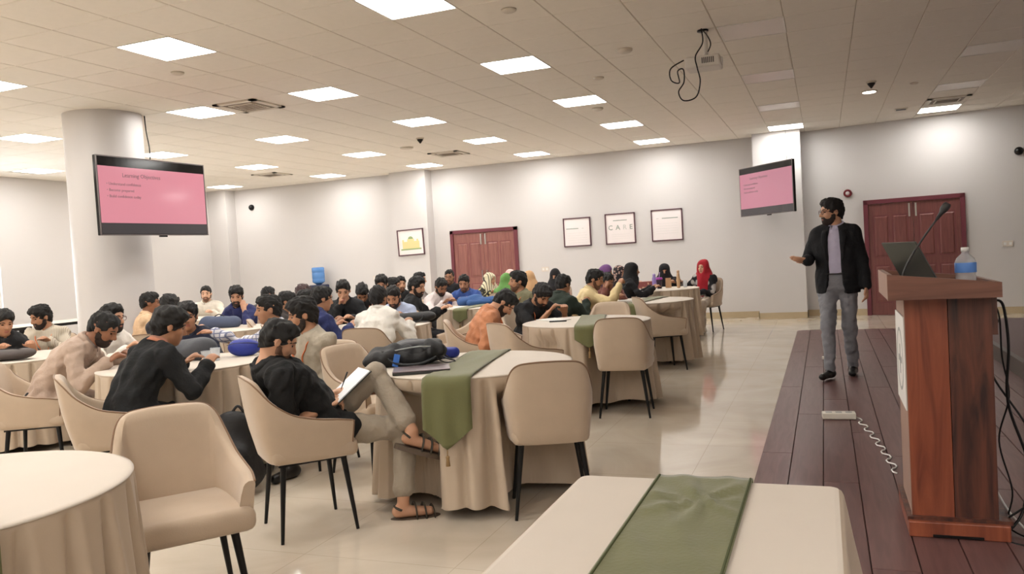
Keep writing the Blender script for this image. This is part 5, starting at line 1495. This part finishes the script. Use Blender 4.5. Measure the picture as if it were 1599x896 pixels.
sit((-4.99, 5.3, 1.15), -58, 'young man in navy facing the outstretched hand', P_(lean=22, **TT), W((34, 38, 56), dark), Hd(8, 4, 'thick'), chair_label='taupe chair of the young man in navy', skin=1)
sit((-8.83, 9.8, 1.2), -62, 'pale bearded man in a light shirt by the left pilaster', P_(lean=8, **TT), W((222, 214, 200), khaki), Hd(4, 4, 'short', 'stubble'), chair_label='taupe chair of the pale man by the pilaster', skin=3)
sit((-6.66, 7.9, 1.21), -80, 'man in a navy shirt with his hand at his mouth', P_(lean=20, rhand='table', lhand='cheek', lcurl=1.2), W((40, 46, 92), dark, sleeve='rolled'), Hd(22, 14, 'thick', 'full'), chair_label='taupe chair of the man with hand at mouth', skin=0)
# man in the check shirt, right arm stretched out
r_, J, K = sit((-4.24, 5.4, 1.18), -92, 'man in a blue check shirt stretching his arm across the table', P_(lean=16, side=8, twist=-14, rhand=(0.52, 0.30, 0.90), lhand=(-0.22, 0.44, 0.79), rpoint=(0.9, 0.3, 0.12), rcurl=0.25), W(check, dark), Hd(-46, 4, 'short'), chair_label='taupe chair of the man in a check shirt', skin=1, h=0.0095)
sit((-3.44, 4.75, 1.17), -100, 'man in a grey shirt with orange lanyard and white badge', P_(lean=4, rhand=(0.25, 0.16, 0.62), lhand=(-0.02, 0.24, 0.62), lpole=(0.0, -0.9, -0.5)), W((166, 156, 140), (158, 148, 130), lanyard='badge', hem='kurta'), Hd(-42, 10, 'thick', 'full'), chair_label='taupe chair of the man with the white badge', skin=1, h=0.0085)
sit((-7.05, 9.0, 1.16), 100, 'cropped dark head left of the maroon-haired head, far', P_(lean=10, **TT), W((70, 66, 66), dark), Hd(-20, 8, 'fade'), chair_label='taupe chair far left of the maroon-haired head')
sit((-5.78, 7.7, 1.11), 35, 'dark head just visible above the check-shirted man', P_(lean=18, **TT), W((60, 54, 52), dark), Hd(0, 12, 'short'), chair_label='taupe chair above the check-shirted man')
sit((-5.91, 8.2, 1.18), 95, 'maroon-brown head seen from behind under the water cooler', P_(lean=8, **TT), W((120, 104, 92), dark), Hd(0, 4, 'thick', hairmat=mat('maroon_hair', (58, 34, 34), 0.5, var=0.3, vscale=50, bump=0.5, bscale=150)), chair_label='taupe chair of the maroon-haired person')
sit((-4.94, 6.9, 1.16), 38, 'bearded dark head in profile before the maroon head', P_(lean=18, **TT), W((150, 136, 120), dark), Hd(-8, 8, 'short', 'full'), chair_label='taupe chair of the bearded profile at centre left', skin=2)
sit((-4.44, 6.45, 1.2), 66, 'man in a navy blue shirt seen from behind, writing', P_(lean=24, **TT), W((38, 46, 92), dark, hem='kurta'), Hd(-10, 10, 'short'), chair_label='taupe chair of the man in navy seen from behind', skin=1)
sit((-5.08, 7.8, 1.22), -70, 'young man in black with a fist at his lips, facing the viewer', P_(lean=20, rhand='mouth', rcurl=1.3, lhand='table'), W((26, 27, 30), dark), Hd(10, 20, 'quiff'), chair_label='taupe chair of the young man with fist at lips', skin=0)
sit((-5.33, 8.6, 1.16), -60, 'man in black with orange lanyard, head bowed low', P_(lean=30, **TT), W((34, 32, 34), dark, lanyard=True), Hd(0, 52, 'short'), chair_label='taupe chair of the bowed man in black')
sit((-5.46, 9.3, 1.23), -66, 'man in dark clothes looking down, behind the cap-haired man in white', P_(lean=16, **TT), W((40, 38, 42), dark), Hd(0, 18, 'thick'), chair_label='taupe chair behind the man in white', skin=0)
sit((-3.86, 6.5, 1.18), 96, 'man in a white shirt seen from behind at centre', P_(lean=26, **TT, side=-6), W((222, 218, 210), (120, 112, 104)), Hd(6, 14, 'short'), chair_label='taupe chair of the man in white seen from behind', skin=1, h=0.0095)
sit((-4.386, 7.7, 1.134), -72, 'bearded man in pale blue looking down at the table', P_(lean=24, **TT), W((172, 182, 208), dark), Hd(-4, 26, 'short', 'full'), chair_label='taupe chair of the bearded man in pale blue', skin=1)
sit((-5.86, 10.3, 1.173), 20, 'dark head in profile left of the flushed man', P_(lean=14, **TT), W((60, 54, 54), dark), Hd(0, 12, 'short'), chair_label='taupe chair left of the flushed man')
sit((-6.12, 11.0, 1.173), -60, 'flushed man in a black shirt in the far middle', P_(lean=10, **TT), W((24, 24, 26), dark), Hd(12, 6, 'short', 'stubble'), chair_label='taupe chair of the flushed man in black', skin=0)
sit((-4.515, 8.5, 1.202), 14, 'bearded man in a black sweater in profile facing right', P_(lean=12, **TT), W((28, 28, 30), dark), Hd(-14, 12, 'quiff', 'full'), chair_label='taupe chair of the man in a black sweater', skin=0)
sit((-4.912, 9.95, 1.138), -28, 'man in a white shirt bowing over papers', P_(lean=24, **TT), W((228, 216, 214), dark), Hd(-6, 30, 'fade', 'full'), chair_label='taupe chair of the man bowing over papers', skin=2)
sit((-6.05, 11.5, 1.21), 18, 'man in profile by the pilaster, far back', P_(lean=6, **TT), W((150, 140, 136), dark), Hd(0, 4, 'short'), chair_label='grey-taupe chair by the pilaster, far back', skin=0)
sit((-5.76, 12.0, 1.22), -75, 'man with spectacles in black beside the back door', P_(lean=4), W((30, 30, 34), dark), Hd(-6, 4, 'fade', 'stubble', glasses=True), chair_label='taupe chair beside the back door', skin=1)
sit((-4.77, 10.4, 1.16), -78, 'man in a bright blue shirt looking down, before the door', P_(lean=14, **TT), W((56, 84, 150), dark), Hd(0, 16, 'short', 'stubble'), chair_label='taupe chair of the man in bright blue', skin=1)
flor = pattern('yellow_floral', (206, 196, 140), (46, 44, 40), 'blotch', 16.0)
scarf2 = pattern('dark_floral', (170, 140, 130), (36, 30, 34), 'blotch', 26.0)
brownp = pattern('brown_print', (110, 78, 72), (176, 140, 126), 'blotch', 18.0)
lady = dict(s=0.9)
sit((-5.29, 12.6, 1.12), -40, 'woman in a yellow and black patterned scarf before the door', P_(lean=8, **TT), W(flor, dark, hijab=pattern('cream_stripe', (216, 206, 176), (50, 44, 40), 'stripe', 9.0)), Hd(20, 4, None), chair_label='taupe chair of the woman in a patterned scarf', skin=0, **lady)
sit((-4.64, 11.7, 1.12), 95, 'woman in a light green headscarf seen from behind', P_(lean=6, **TT), W((108, 152, 86), dark, hijab=fab('green_scarf', (104, 152, 82)), drape=0.12, hem='kurta'), Hd(-8, 4, None), chair_label='taupe chair of the woman in light green', **lady)
sit((-5.304, 13.6, 1.137), -78, 'woman in a pale pink scarf behind the olive-shirted man', P_(lean=6, **TT), W((150, 110, 110), dark, hijab=fab('pink_scarf', (220, 184, 178))), Hd(4, 4, None), chair_label='taupe chair of the woman in pale pink', skin=0, **lady)
sit((-3.35, 8.8, 1.2), -112, 'man with moustache in an olive shirt and lanyard, face turned left', P_(lean=4), W((116, 112, 86), dark, lanyard=True), Hd(-34, -2, 'quiff', 'stubble'), chair_label='taupe chair of the man in olive', skin=1)
sit((-4.22, 11.6, 1.13), 112, 'woman in a tan headscarf and dark green coat seen from behind', P_(lean=6, **TT), W((58, 66, 52), dark, hijab=fab('tan_scarf', (200, 160, 118)), hem='kurta'), Hd(6, 4, None), chair_label='taupe chair of the woman in tan scarf', **lady)
sit((-2.73, 6.8, 1.08), 24, 'man in an orange shirt with lanyard, head bowed, at centre', P_(lean=24, lhand='lap', rhand='lap'), W((190, 128, 92), (184, 124, 88), hem='kurta', lanyard=True), Hd(-2, 54, 'short', 'full', neck=46), chair_label='taupe chair of the man in orange', skin=0, h=0.0085)
sit((-2.68, 7.7, 1.09), -38, 'bearded man in a black t-shirt writing, orange lanyard', P_(lean=26, rhand='fold', lhand='table'), W((28, 28, 30), dark, sleeve='short', lanyard=True, collar=False), Hd(4, 38, 'fringe', 'full', neck=40), chair_label='taupe chair of the man writing in black t-shirt', skin=1, h=0.0095)
sit((-2.78, 8.75, 1.14), 70, 'person in dark green half hidden behind the writing man', P_(lean=22, **TT), W((42, 52, 44), dark), Hd(0, 20, 'short'), chair_label='taupe chair of the half hidden person in dark green')
sit((-4.23, 12.9, 1.12), -84, 'woman in a black face veil with brown print, against the white wall', P_(lean=4), W(brownp, dark, hijab=fab('black_veil', (24, 22, 26)), niqab=True, drape=-0.05), Hd(-4, 4, None), chair_label='taupe chair of the veiled woman with brown print', **lady)
sit((-2.53, 9.2, 1.17), 18, 'man in a cream shirt in profile, hand raised on the table', P_(lean=20, lhand='table', rhand=(0.12, 0.46, 0.96), rcurl=1.0), W((222, 200, 152), dark), Hd(-8, 16, 'short', 'stubble'), chair_label='taupe chair of the man in cream', skin=1)
sit((-2.61, 10.1, 1.06), -70, 'dark haired man leaning close to the man in cream', P_(lean=26, rhand='eyes', lhand='table', rcurl=0.8), W((120, 74, 66), dark), Hd(14, 22, 'fade'), chair_label='taupe chair of the man leaning close to cream shirt', skin=2)
sit((-3.14, 12.1, 1.157), 8, 'woman in a purple headscarf in profile', P_(lean=6, **TT), W((70, 56, 84), dark, hijab=fab('purple_scarf', (104, 66, 118))), Hd(-8, 4, None), chair_label='taupe chair of the woman in purple', skin=0, **lady)
sit((-3.19, 13.2, 1.114), -40, 'woman in a dark floral headscarf beside the black burqa', P_(lean=6, **TT), W((50, 44, 48), dark, hijab=scarf2), Hd(18, 4, None), chair_label='taupe chair of the woman in dark floral scarf', skin=0, **lady)
sit((-2.62, 11.6, 1.18), 20, 'woman in a black burqa in profile at the far right table', P_(lean=14, **TT), W((22, 22, 25), dark, hijab=fab('black_burqa', (18, 18, 21)), drape=0.1, hem='kurta'), Hd(-4, 4, None), chair_label='taupe chair of the woman in black burqa', **lady)
sit((-2.45, 13.2, 1.1), -80, 'woman in a black face veil behind the purple bottle', P_(lean=6, **TT), W((24, 22, 26), dark, hijab=fab('black_veil', (24, 22, 26)), niqab=True, hem='kurta'), Hd(0, 4, None), chair_label='taupe chair of the veiled woman behind the bottles', **lady)
sit((-1.83, 13.2, 1.14), -108, 'woman in a red headscarf and black jacket on a chair at the far right', P_(lean=2, rhand=(0.3, 0.26, 0.8), lhand=(-0.04, 0.26, 0.64)), W(pattern('black_white_sleeve', (176, 170, 166), (26, 24, 28), 'blotch', 7.0), (196, 182, 166), hijab=fab('red_scarf', (168, 30, 44)), drape=0.12, hem='shirt', shoe=m_ivory), Hd(-4, 2, None), chair_label='taupe chair with dark legs under the woman in red', skin=3, h=0.0105, **lady)

# ---------------------------------------------------------------- foreground man with crossed legs
A13 = 49.6; f13 = Vector((math.cos(R(A13)), math.sin(R(A13)))); B13 = (-2.60 + f13.x * 0.07, 3.60 + f13.y * 0.07)
chair(-2.62, 3.565, A13, 'taupe chair of the cross-legged man, seen from its right side')
pose13 = P_(lean=-40, twist=0, rhand=(0.11, -0.02, 0.645), lhand=(-0.03, 0.02, 0.68), rfoot=(0.206, 0.345, 0.085), lfoot=(0.27, 0.40, 0.475), lknee=(-0.3, 0.35, 1.0), rknee=(0.1, 0.9, 0.3), rtoe=(0.35, 1.0, 0.0), ltoe=(0.22, 1.0, -0.38), rcurl=0.9, lcurl=0.7, rpole=(0.25, -0.75, -0.6), lpole=(-0.4, -0.6, -0.5), rpoint=(-0.35, 0.8, 0.15), lpoint=(0.25, 0.85, 0.2))
r13, J13, K13 = person(B13, A13, 'man in a black shirt and khaki trousers with crossed legs, writing in a notebook', pose13,
    W((15, 15, 16), (158, 146, 130), sleeve='short', shoe='sandal', legs=0.80, cuff=0.062, fine=True, hem='shirt'), Hd(-6, 28, 'short', 'stubble', neck=10, size=1.0), h=0.0068, tl=0.93, skin=0)
m_sole = mat('sandal_sole', (92, 78, 66), 0.8); m_strap = mat('sandal_strap', (62, 56, 46), 0.7)
for nm in ('r', 'l'):
    a = Vector(K13['an'][nm].tolist()); f = Vector(K13['fdir'][nm].tolist()); side_ = f.cross(Vector((0, 0, 1))).normalized(); upn = side_.cross(f).normalized()
    rot = Matrix((side_, f, upn)).transposed()
    so_ = MB(); pts = []
    for k in range(24):
        q = 2 * PI * k / 24; pts.append((0.049 * math.cos(q) * (1.0 + 0.12 * math.sin(q)), 0.062 + 0.135 * math.sin(q)))
    so_.prism(pts, -0.108, -0.082)
    for i, v in enumerate(so_.v): so_.v[i] = tuple(rot @ Vector(v) + a)
    sn = so_.build('sandal', m_sole, r13, False)
    for y_, z_, w_ in ((0.155, -0.022, 0.014), (0.11, -0.010, 0.017), (0.06, 0.0, 0.016)):
        st = []
        for k in range(9):
            q = PI * k / 8; st.append(rot @ Vector((0.042 * math.cos(q), y_ + 0.01 * math.cos(q), -0.088 + (0.066 + z_ + 0.012) * math.sin(q))) + a)
        MB().tube(st, w_, 6, flat=0.3, up=tuple(f)).build('strap', m_strap, sn, True)
    st = [rot @ Vector((0.044 * math.cos(q), -0.03 - 0.03 * math.sin(q) + 0.02, -0.03 + 0.012 * math.sin(q))) + a for q in [PI * k / 8 for k in range(9)]]
    MB().tube(st, 0.015, 6, flat=0.3, up=(0, 0, 1)).build('strap', m_strap, sn, True)
# notebook and pen
def to_world(root, p): return root.matrix_basis @ Vector(p)
nb_ = thing('notebook', 'white notebook held by the cross-legged man', 'notebook', tuple(to_world(r13, (0.02, 0.13, 0.715))), R(A13 - 90))
q_ = Matrix.Rotation(R(38), 3, 'X')
MB().box((0, 0, 0), (0.205, 0.285, 0.006), rot=q_).build('cover', m_dgrey, nb_); MB().box(q_ @ Vector((0.0, 0, 0.006)), (0.197, 0.277, 0.006), rot=q_).build('pages', mat('white_pages', (236, 238, 242), 0.5), nb_)
pw_ = to_world(r13, (0.05, 0.09, 0.715))
pn_ = MB().tube([(0, 0, 0), (0.02, 0.03, 0.075), (0.024, 0.036, 0.09)], [0.002, 0.0045, 0.0045], 8).build('pen', m_black, None, True, loc=pw_); tag(pn_, 'dark pen in the cross-legged man\'s hand', 'pen')

# ---------------------------------------------------------------- the speaker on the stage
person((0.11, 8.5), -100, 'bearded speaker with spectacles in a black blazer and grey trousers on the stage',
    P_(stand=True, lean=2, z=0.014, rfoot=(0.075, 0.19, 0.085), lfoot=(-0.085, -0.13, 0.09), rknee=(0.05, 1, 0.1), lknee=(-0.05, 1, 0.1), rhand=(0.235, 0.20, 1.16), lhand=(-0.275, 0.03, 0.80), rpoint=(0.95, 0.25, 0.12), rpalm=(0.1, -0.5, 0.85), rcurl=0.2, lpoint=(0.0, 0.1, -1), lpalm=(1, 0, 0), lcurl=0.35, rpole=(0.35, -0.75, -0.5), lpole=(-0.5, -0.8, 0), fat=1.12, rtoe=(0.25, 1, 0), ltoe=(-0.1, 1, 0)),
    W((15, 16, 20), (126, 126, 132), open=fab('lilac_shirt', (188, 182, 204)), top_name='blazer', hem='jacket', wrinkle=0.004, legs=0.97), Hd(-58, 2, 'quiff', 'full', glasses=True), h=0.0085, s=1.015, skin=0)
# ================================================================ THINGS ON TABLES AND FLOOR
m_bagb = mat('black_nylon', (26, 26, 28), 0.6, var=0.2, vscale=14, bump=0.4, bscale=40)
m_bagg = mat('grey_nylon', (70, 72, 78), 0.65, var=0.15, vscale=12, bump=0.3, bscale=40)
m_bagbr = mat('brown_grey_nylon', (72, 64, 62), 0.6, var=0.15, vscale=12, bump=0.25, bscale=40)
m_bagblue = mat('royal_blue_nylon', (36, 52, 142), 0.45, var=0.12, vscale=12, bump=0.25, bscale=40)
m_denim = mat('denim_blue', (58, 92, 146), 0.8, var=0.15, vscale=14, bump=0.3, bscale=60)
TZ = TH + 0.0095
def blob(prims, hgt, wr, seed, cut0=None, fr=0.7):
    F_ = field(prims, hgt); F_.wrinkle(wr, seed, fr)
    if cut0 is not None: F_.cut(V(0, 0, cut0), V(0, 0, 1))
    v, q = F_.surface(); return np_mesh('soft', v, q)
# black backpack lying on the centre table
bk = thing('backpack', 'black and grey backpack lying on the table at centre', 'backpack', (-2.38, 4.36, TZ), R(21))
link('main_bag', blob([Cap((-0.13, 0, 0.055), (0.1, 0.02, 0.07), 0.13, 0.125, 0, side=(0, 1, 0), fw=0.55), Cap((-0.2, 0, 0.04), (-0.1, 0, 0.05), 0.085, 0.11, 0.04, side=(0, 1, 0), fw=0.5)], 0.008, 0.014, 3, 0.0, 1.5), m_bagb, bk)
link('top_flap', blob([Cap((-0.02, 0.03, 0.115), (0.11, 0.04, 0.115), 0.085, 0.075, 0, side=(0, 1, 0), fw=0.4)], 0.007, 0.008, 4, None, 1.5), mat('charcoal_nylon', (74, 74, 78), 0.6, bump=0.2, bscale=60), bk)
link('front_pocket', blob([Cap((-0.08, -0.085, 0.045), (0.08, -0.09, 0.05), 0.045, 0.045, 0, side=(1, 0, 0), fw=1.0)], 0.007, 0.010, 5, 0.0, 1.6), m_bagb, bk)
MB().tube(catmull([(-0.2, -0.06, 0.07), (-0.08, -0.1, 0.1), (0.06, -0.1, 0.115), (0.18, -0.04, 0.1)], 6), 0.004, 6).build('zip', m_greyprint, bk, True)
MB().tube(catmull([(-0.16, -0.09, 0.10), (-0.08, -0.15, 0.03), (0.06, -0.16, 0.02), (0.16, -0.1, 0.05)], 6), 0.016, 6, flat=0.35).build('shoulder_strap', m_bagb, bk, True)
MB().box((-0.075, -0.152, 0.045), (0.035, 0.005, 0.075), rot=Matrix.Rotation(0.25, 3, 'Y')).build('blue_tag', mat('blue_tag', (58, 112, 196), 0.5), bk)
MB().tube(catmull([(0.16, -0.05, 0.06), (0.22, -0.06, 0.03), (0.26, -0.02, 0.012), (0.24, 0.03, 0.012), (0.19, 0.03, 0.05)], 5), 0.009, 6, flat=0.4).build('strap', m_bagb, bk, True)
MB().tube(catmull([(0.15, -0.08, 0.04), (0.21, -0.10, 0.012), (0.25, -0.075, 0.01), (0.27, -0.06, 0.01)], 5), 0.007, 6, flat=0.4).build('strap', m_bagb, bk, True)
tag(link('pouch', blob([Cap((-0.05, 0, 0.035), (0.05, 0, 0.035), 0.04, 0.035, 0)], 0.007, 0.004, 6, 0.0), m_bagblue, None, (-2.27, 4.62, TZ), (0, 0, R(20))), 'small blue pouch behind the black backpack', 'pouch')
lp = thing('laptop', 'closed dark laptop lying by the backpack on the centre table', 'laptop', (-2.16, 4.06, TZ), R(27))
MB().rbox((0, 0, 0.008), (0.32, 0.22, 0.016), 0.004).build('base', m_dgrey, lp); MB().rbox((0, 0, 0.0185), (0.32, 0.22, 0.005), 0.002).build('lid', mat('laptop_lid_taupe', (120, 104, 108), 0.3, metal=0.5), lp)
# jacket man's table
def cup(x, y, label):
    t = thing('plastic_cup', label, 'cup', (x, y, TZ))
    MB().lathe([(0.026, 0.0), (0.036, 0.09), (0.038, 0.092), (0.0345, 0.088), (0.0245, 0.004)], n=20, cap=False).build('cup_wall', m_pet, t, True)
    MB().lathe([(0.026, 0.0), (0.026, 0.003)], n=20).build('cup_base', m_pet, t)
cup(-4.02, 4.42, 'clear plastic cup at the edge of the black-jacketed man\'s table')
cup(-4.1, 4.6, 'clear plastic cup behind the nearer cup')
pc = thing('pouch', 'glossy royal blue pouch on the black-jacketed man\'s table', 'pouch', (-4.06, 4.86, TZ), R(20))
link('pouch_body', blob([Ell(V(0, 0, 0.06), V(0.125, 0.075, 0.068), None, 0)], 0.007, 0.006, 9, 0.0), m_bagblue, pc)
MB().tube(catmull([(-0.12, -0.02, 0.085), (-0.05, -0.055, 0.1), (0.05, -0.055, 0.1), (0.12, -0.02, 0.085)], 6), 0.0025, 6).build('zip', m_dgrey, pc, True)
gb = thing('backpack', 'grey rucksack lying on the black-jacketed man\'s table', 'backpack', (-4.42, 4.66, TZ), R(10))
link('rucksack_body', blob([Cap((-0.12, 0, 0.06), (0.12, 0, 0.07), 0.1, 0.11, 0, side=(0, 1, 0), fw=0.8)], 0.009, 0.01, 10, 0.0), m_bagg, gb)
MB().tube(catmull([(0.16, -0.05, 0.1), (0.22, -0.06, 0.06), (0.24, -0.02, 0.012)], 5), 0.01, 6, flat=0.4).build('strap', m_bagb, gb, True)
# bag on the floor beside the black jacket
fb = thing('backpack', 'black rucksack standing on the floor beside the black-jacketed man', 'backpack', (-3.47, 3.98, 0), R(40)); fb.scale = (1.2, 1.2, 1.12)
link('rucksack_body', blob([Cap((0, 0, 0.13), (0.02, 0, 0.36), 0.15, 0.10, 0, side=(1, 0, 0), fw=0.7), Cap((0.02, -0.08, 0.12), (0.02, -0.08, 0.22), 0.08, 0.07, 0.04)], 0.010, 0.010, 12, 0.0), m_bagb, fb)
MB().tube(catmull([(0.0, 0.0, 0.44), (0.04, 0, 0.49), (0.07, 0, 0.45)], 5), 0.008, 6).build('handle', m_bagb, fb, True)
# left table
lb = thing('laptop_bag', 'dark brown laptop bag lying on the far left table', 'bag', (-6.42, 4.72, TZ), R(25))
link('bag_body', blob([Cap((-0.14, 0, 0.04), (0.14, 0, 0.05), 0.11, 0.11, 0, side=(0, 1, 0), fw=0.42)], 0.009, 0.004, 13, 0.0), m_bagbr, lb)
MB().tube(catmull([(-0.22, -0.02, 0.07), (-0.1, -0.06, 0.094), (0.1, -0.06, 0.1), (0.22, -0.02, 0.075)], 5), 0.004, 6).build('zip', m_bagb, lb, True)
db = thing('folder', 'black folder at the left edge on the far left table', 'folder', (-6.75, 4.6, TZ), R(35))
MB().rbox((0, 0, 0.02), (0.34, 0.25, 0.04), 0.01).build('cover', m_bagb, db); MB().box((0, 0.128, 0.02), (0.3, 0.002, 0.028)).build('pages', m_white, db)
# mid table
bb2 = thing('handbag', 'flat black bag on the table of the man seen from behind in white', 'bag', (-4.0, 7.42, TZ), R(18))
link('bag_body', blob([Cap((-0.14, 0, 0.05), (0.13, 0, 0.055), 0.095, 0.1, 0, side=(0, 1, 0), fw=0.52)], 0.009, 0.005, 15, 0.0), m_bagb, bb2)
MB().tube(catmull([(-0.1, -0.08, 0.08), (-0.04, -0.13, 0.02), (0.08, -0.13, 0.02), (0.12, -0.08, 0.08)], 5), 0.007, 6).build('strap', m_bagb, bb2, True)
def book(x, y, ang, label, d=(0.21, 0.28, 0.02), m=m_white, key='mid', z=0.0, name='notebook'):
    t = thing(name, label, 'notebook', (x, y, TZ + z), R(ang))
    MB().box((0, 0, d[2] / 2), d).build('pages', m_white, t); MB().box((0, 0, d[2] + 0.001), (d[0] + 0.006, d[1] + 0.006, 0.002)).build('cover', m, t); return t
book(-4.22, 6.78, 15, 'open white notebook before the man in navy seen from behind', m=m_paper)
book(-4.5, 7.3, 40, 'white papers in the middle of the central table', m=m_white, d=(0.21, 0.29, 0.006))
book(-2.42, 7.25, 50, 'sheet of white paper before the writing man', m=m_white, d=(0.21, 0.29, 0.003))
ph = thing('phone', 'dark pen case on the white table before the writing man', 'pen case', (-2.3, 7.02, TZ), R(15)); MB().rbox((0, 0, 0.006), (0.16, 0.035, 0.012), 0.004).build('case', m_dgrey, ph); MB().box((0.03, 0, 0.0125), (0.05, 0.03, 0.001)).build('clip', m_steel, ph)
book(-2.2, 9.42, 10, 'notebook under the cream-shirted man\'s hands', m=mat('book_grey', (170, 164, 158), 0.5))
book(-4.45, 9.5, 60, 'papers before the bowing man in white', m=m_white, d=(0.21, 0.29, 0.006))
jk = thing('jacket', 'crumpled denim-blue jacket on the blue-shirted man\'s table', 'jacket', (-4.38, 9.95, TZ), R(20))
link('folded_jacket', blob([Cap((-0.18, 0, 0.05), (0.18, 0.02, 0.05), 0.1, 0.09, 0, side=(0, 1, 0), fw=0.65), Ell(V(-0.05, 0.05, 0.09), V(0.12, 0.08, 0.05), None, 0.04)], 0.010, 0.012, 17, 0.0), m_denim, jk)
link('sleeve', blob([Cap((0.15, -0.05, 0.03), (-0.1, -0.11, 0.03), 0.035, 0.04, 0)], 0.010, 0.006, 18, 0.0), m_denim, jk)
j2 = thing('rucksack', 'blue-grey bag before the man with hand at mouth', 'bag', (-6.5, 7.4, TZ), R(15))
link('bag_body', blob([Cap((-0.15, 0, 0.06), (0.15, 0, 0.06), 0.09, 0.09, 0, side=(0, 1, 0), fw=0.8)], 0.010, 0.010, 19, 0.0), mat('slate_nylon', (78, 88, 112), 0.7, bump=0.3, bscale=40), j2)
MB().tube(catmull([(-0.06, 0, 0.13), (0, 0, 0.155), (0.06, 0, 0.13)], 5), 0.006, 6).build('handle', m_bagb, j2, True)
# far right table: bottles, tumbler, paper bag, box
def bottle(x, y, prof, col, label, capcol, capz, r=0.03):
    t = thing('bottle', label, 'bottle', (x, y, TZ))
    MB().lathe(prof, n=18).build('bottle_body', mat('bottle_%d_%d_%d' % col, col, 0.25), t, True)
    MB().lathe([(r * 0.8, capz), (r * 0.8, capz + 0.03), (r * 0.5, capz + 0.036)], n=16).build('cap', mat('cap_%d_%d_%d' % capcol, capcol, 0.3), t, True)
bottle(-2.47, 12.42, [(0.032, 0), (0.034, 0.01), (0.034, 0.15), (0.024, 0.18), (0.02, 0.19)], (150, 128, 190), 'tall lilac bottle on the far right table', (170, 150, 204), 0.19)
tb = thing('tumbler', 'dark tumbler with a purple lid and straw on the far right table', 'tumbler', (-2.37, 12.3, TZ))
MB().lathe([(0.036, 0), (0.046, 0.13), (0.046, 0.14)], n=20).build('tumbler_body', mat('tumbler_dark', (44, 26, 48), 0.25), tb, True)
MB().lathe([(0.05, 0.138), (0.05, 0.16), (0.04, 0.17)], n=20).build('lid', mat('tumbler_purple', (168, 64, 170), 0.3), tb, True)
MB().tube([(0, 0, 0.16), (0.012, 0, 0.25)], 0.005, 8).build('straw', mat('straw_lilac', (186, 160, 206), 0.3), tb, True)
bottle(-2.08, 12.3, [(0.024, 0), (0.026, 0.02), (0.03, 0.12), (0.022, 0.2), (0.017, 0.23)], (196, 160, 124), 'tall tan bottle standing right of the veiled woman', (190, 154, 120), 0.23, 0.026)
bx2 = thing('snack_box', 'printed snack carton before the black burqa', 'box', (-2.62, 12.45, TZ), R(15))
MB().box((0, 0, 0.055), (0.24, 0.08, 0.11)).build('carton', pattern('carton_print', (206, 168, 140), (140, 80, 78), 'blotch', 24.0), bx2); MB().box((0, 0, 0.112), (0.245, 0.085, 0.004)).build('lid', mat('carton_edge', (196, 150, 140), 0.5), bx2)
bagp = thing('paper_bag', 'small tan paper bag behind the purple tumbler', 'paper bag', (-2.26, 12.45, TZ), R(10))
MB().box((0, 0, 0.07), (0.09, 0.06, 0.14), taper=0.92).build('bag_body', mat('kraft_paper', (190, 152, 116), 0.8, var=0.08, vscale=20), bagp); MB().box((0, 0, 0.145), (0.084, 0.01, 0.012)).build('folded_top', MATS['kraft_paper'], bagp)
book(-2.5, 11.98, 12, 'white notebook before the woman in black burqa', m=m_white, d=(0.21, 0.29, 0.012))
gl = thing('glass', 'clear glass by the red-scarfed woman\'s hand', 'glass', (-2.0, 12.42, TZ)); MB().lathe([(0.028, 0), (0.032, 0.1), (0.030, 0.1), (0.026, 0.004)], n=16, cap=False).build('glass_wall', m_pet, gl, True); MB().lathe([(0.028, 0), (0.028, 0.004)], n=16).build('glass_base', m_pet, gl)
book(-8.1, 9.1, 30, 'white notebook before the pale man by the left pilaster', m=m_white, d=(0.3, 0.21, 0.01))
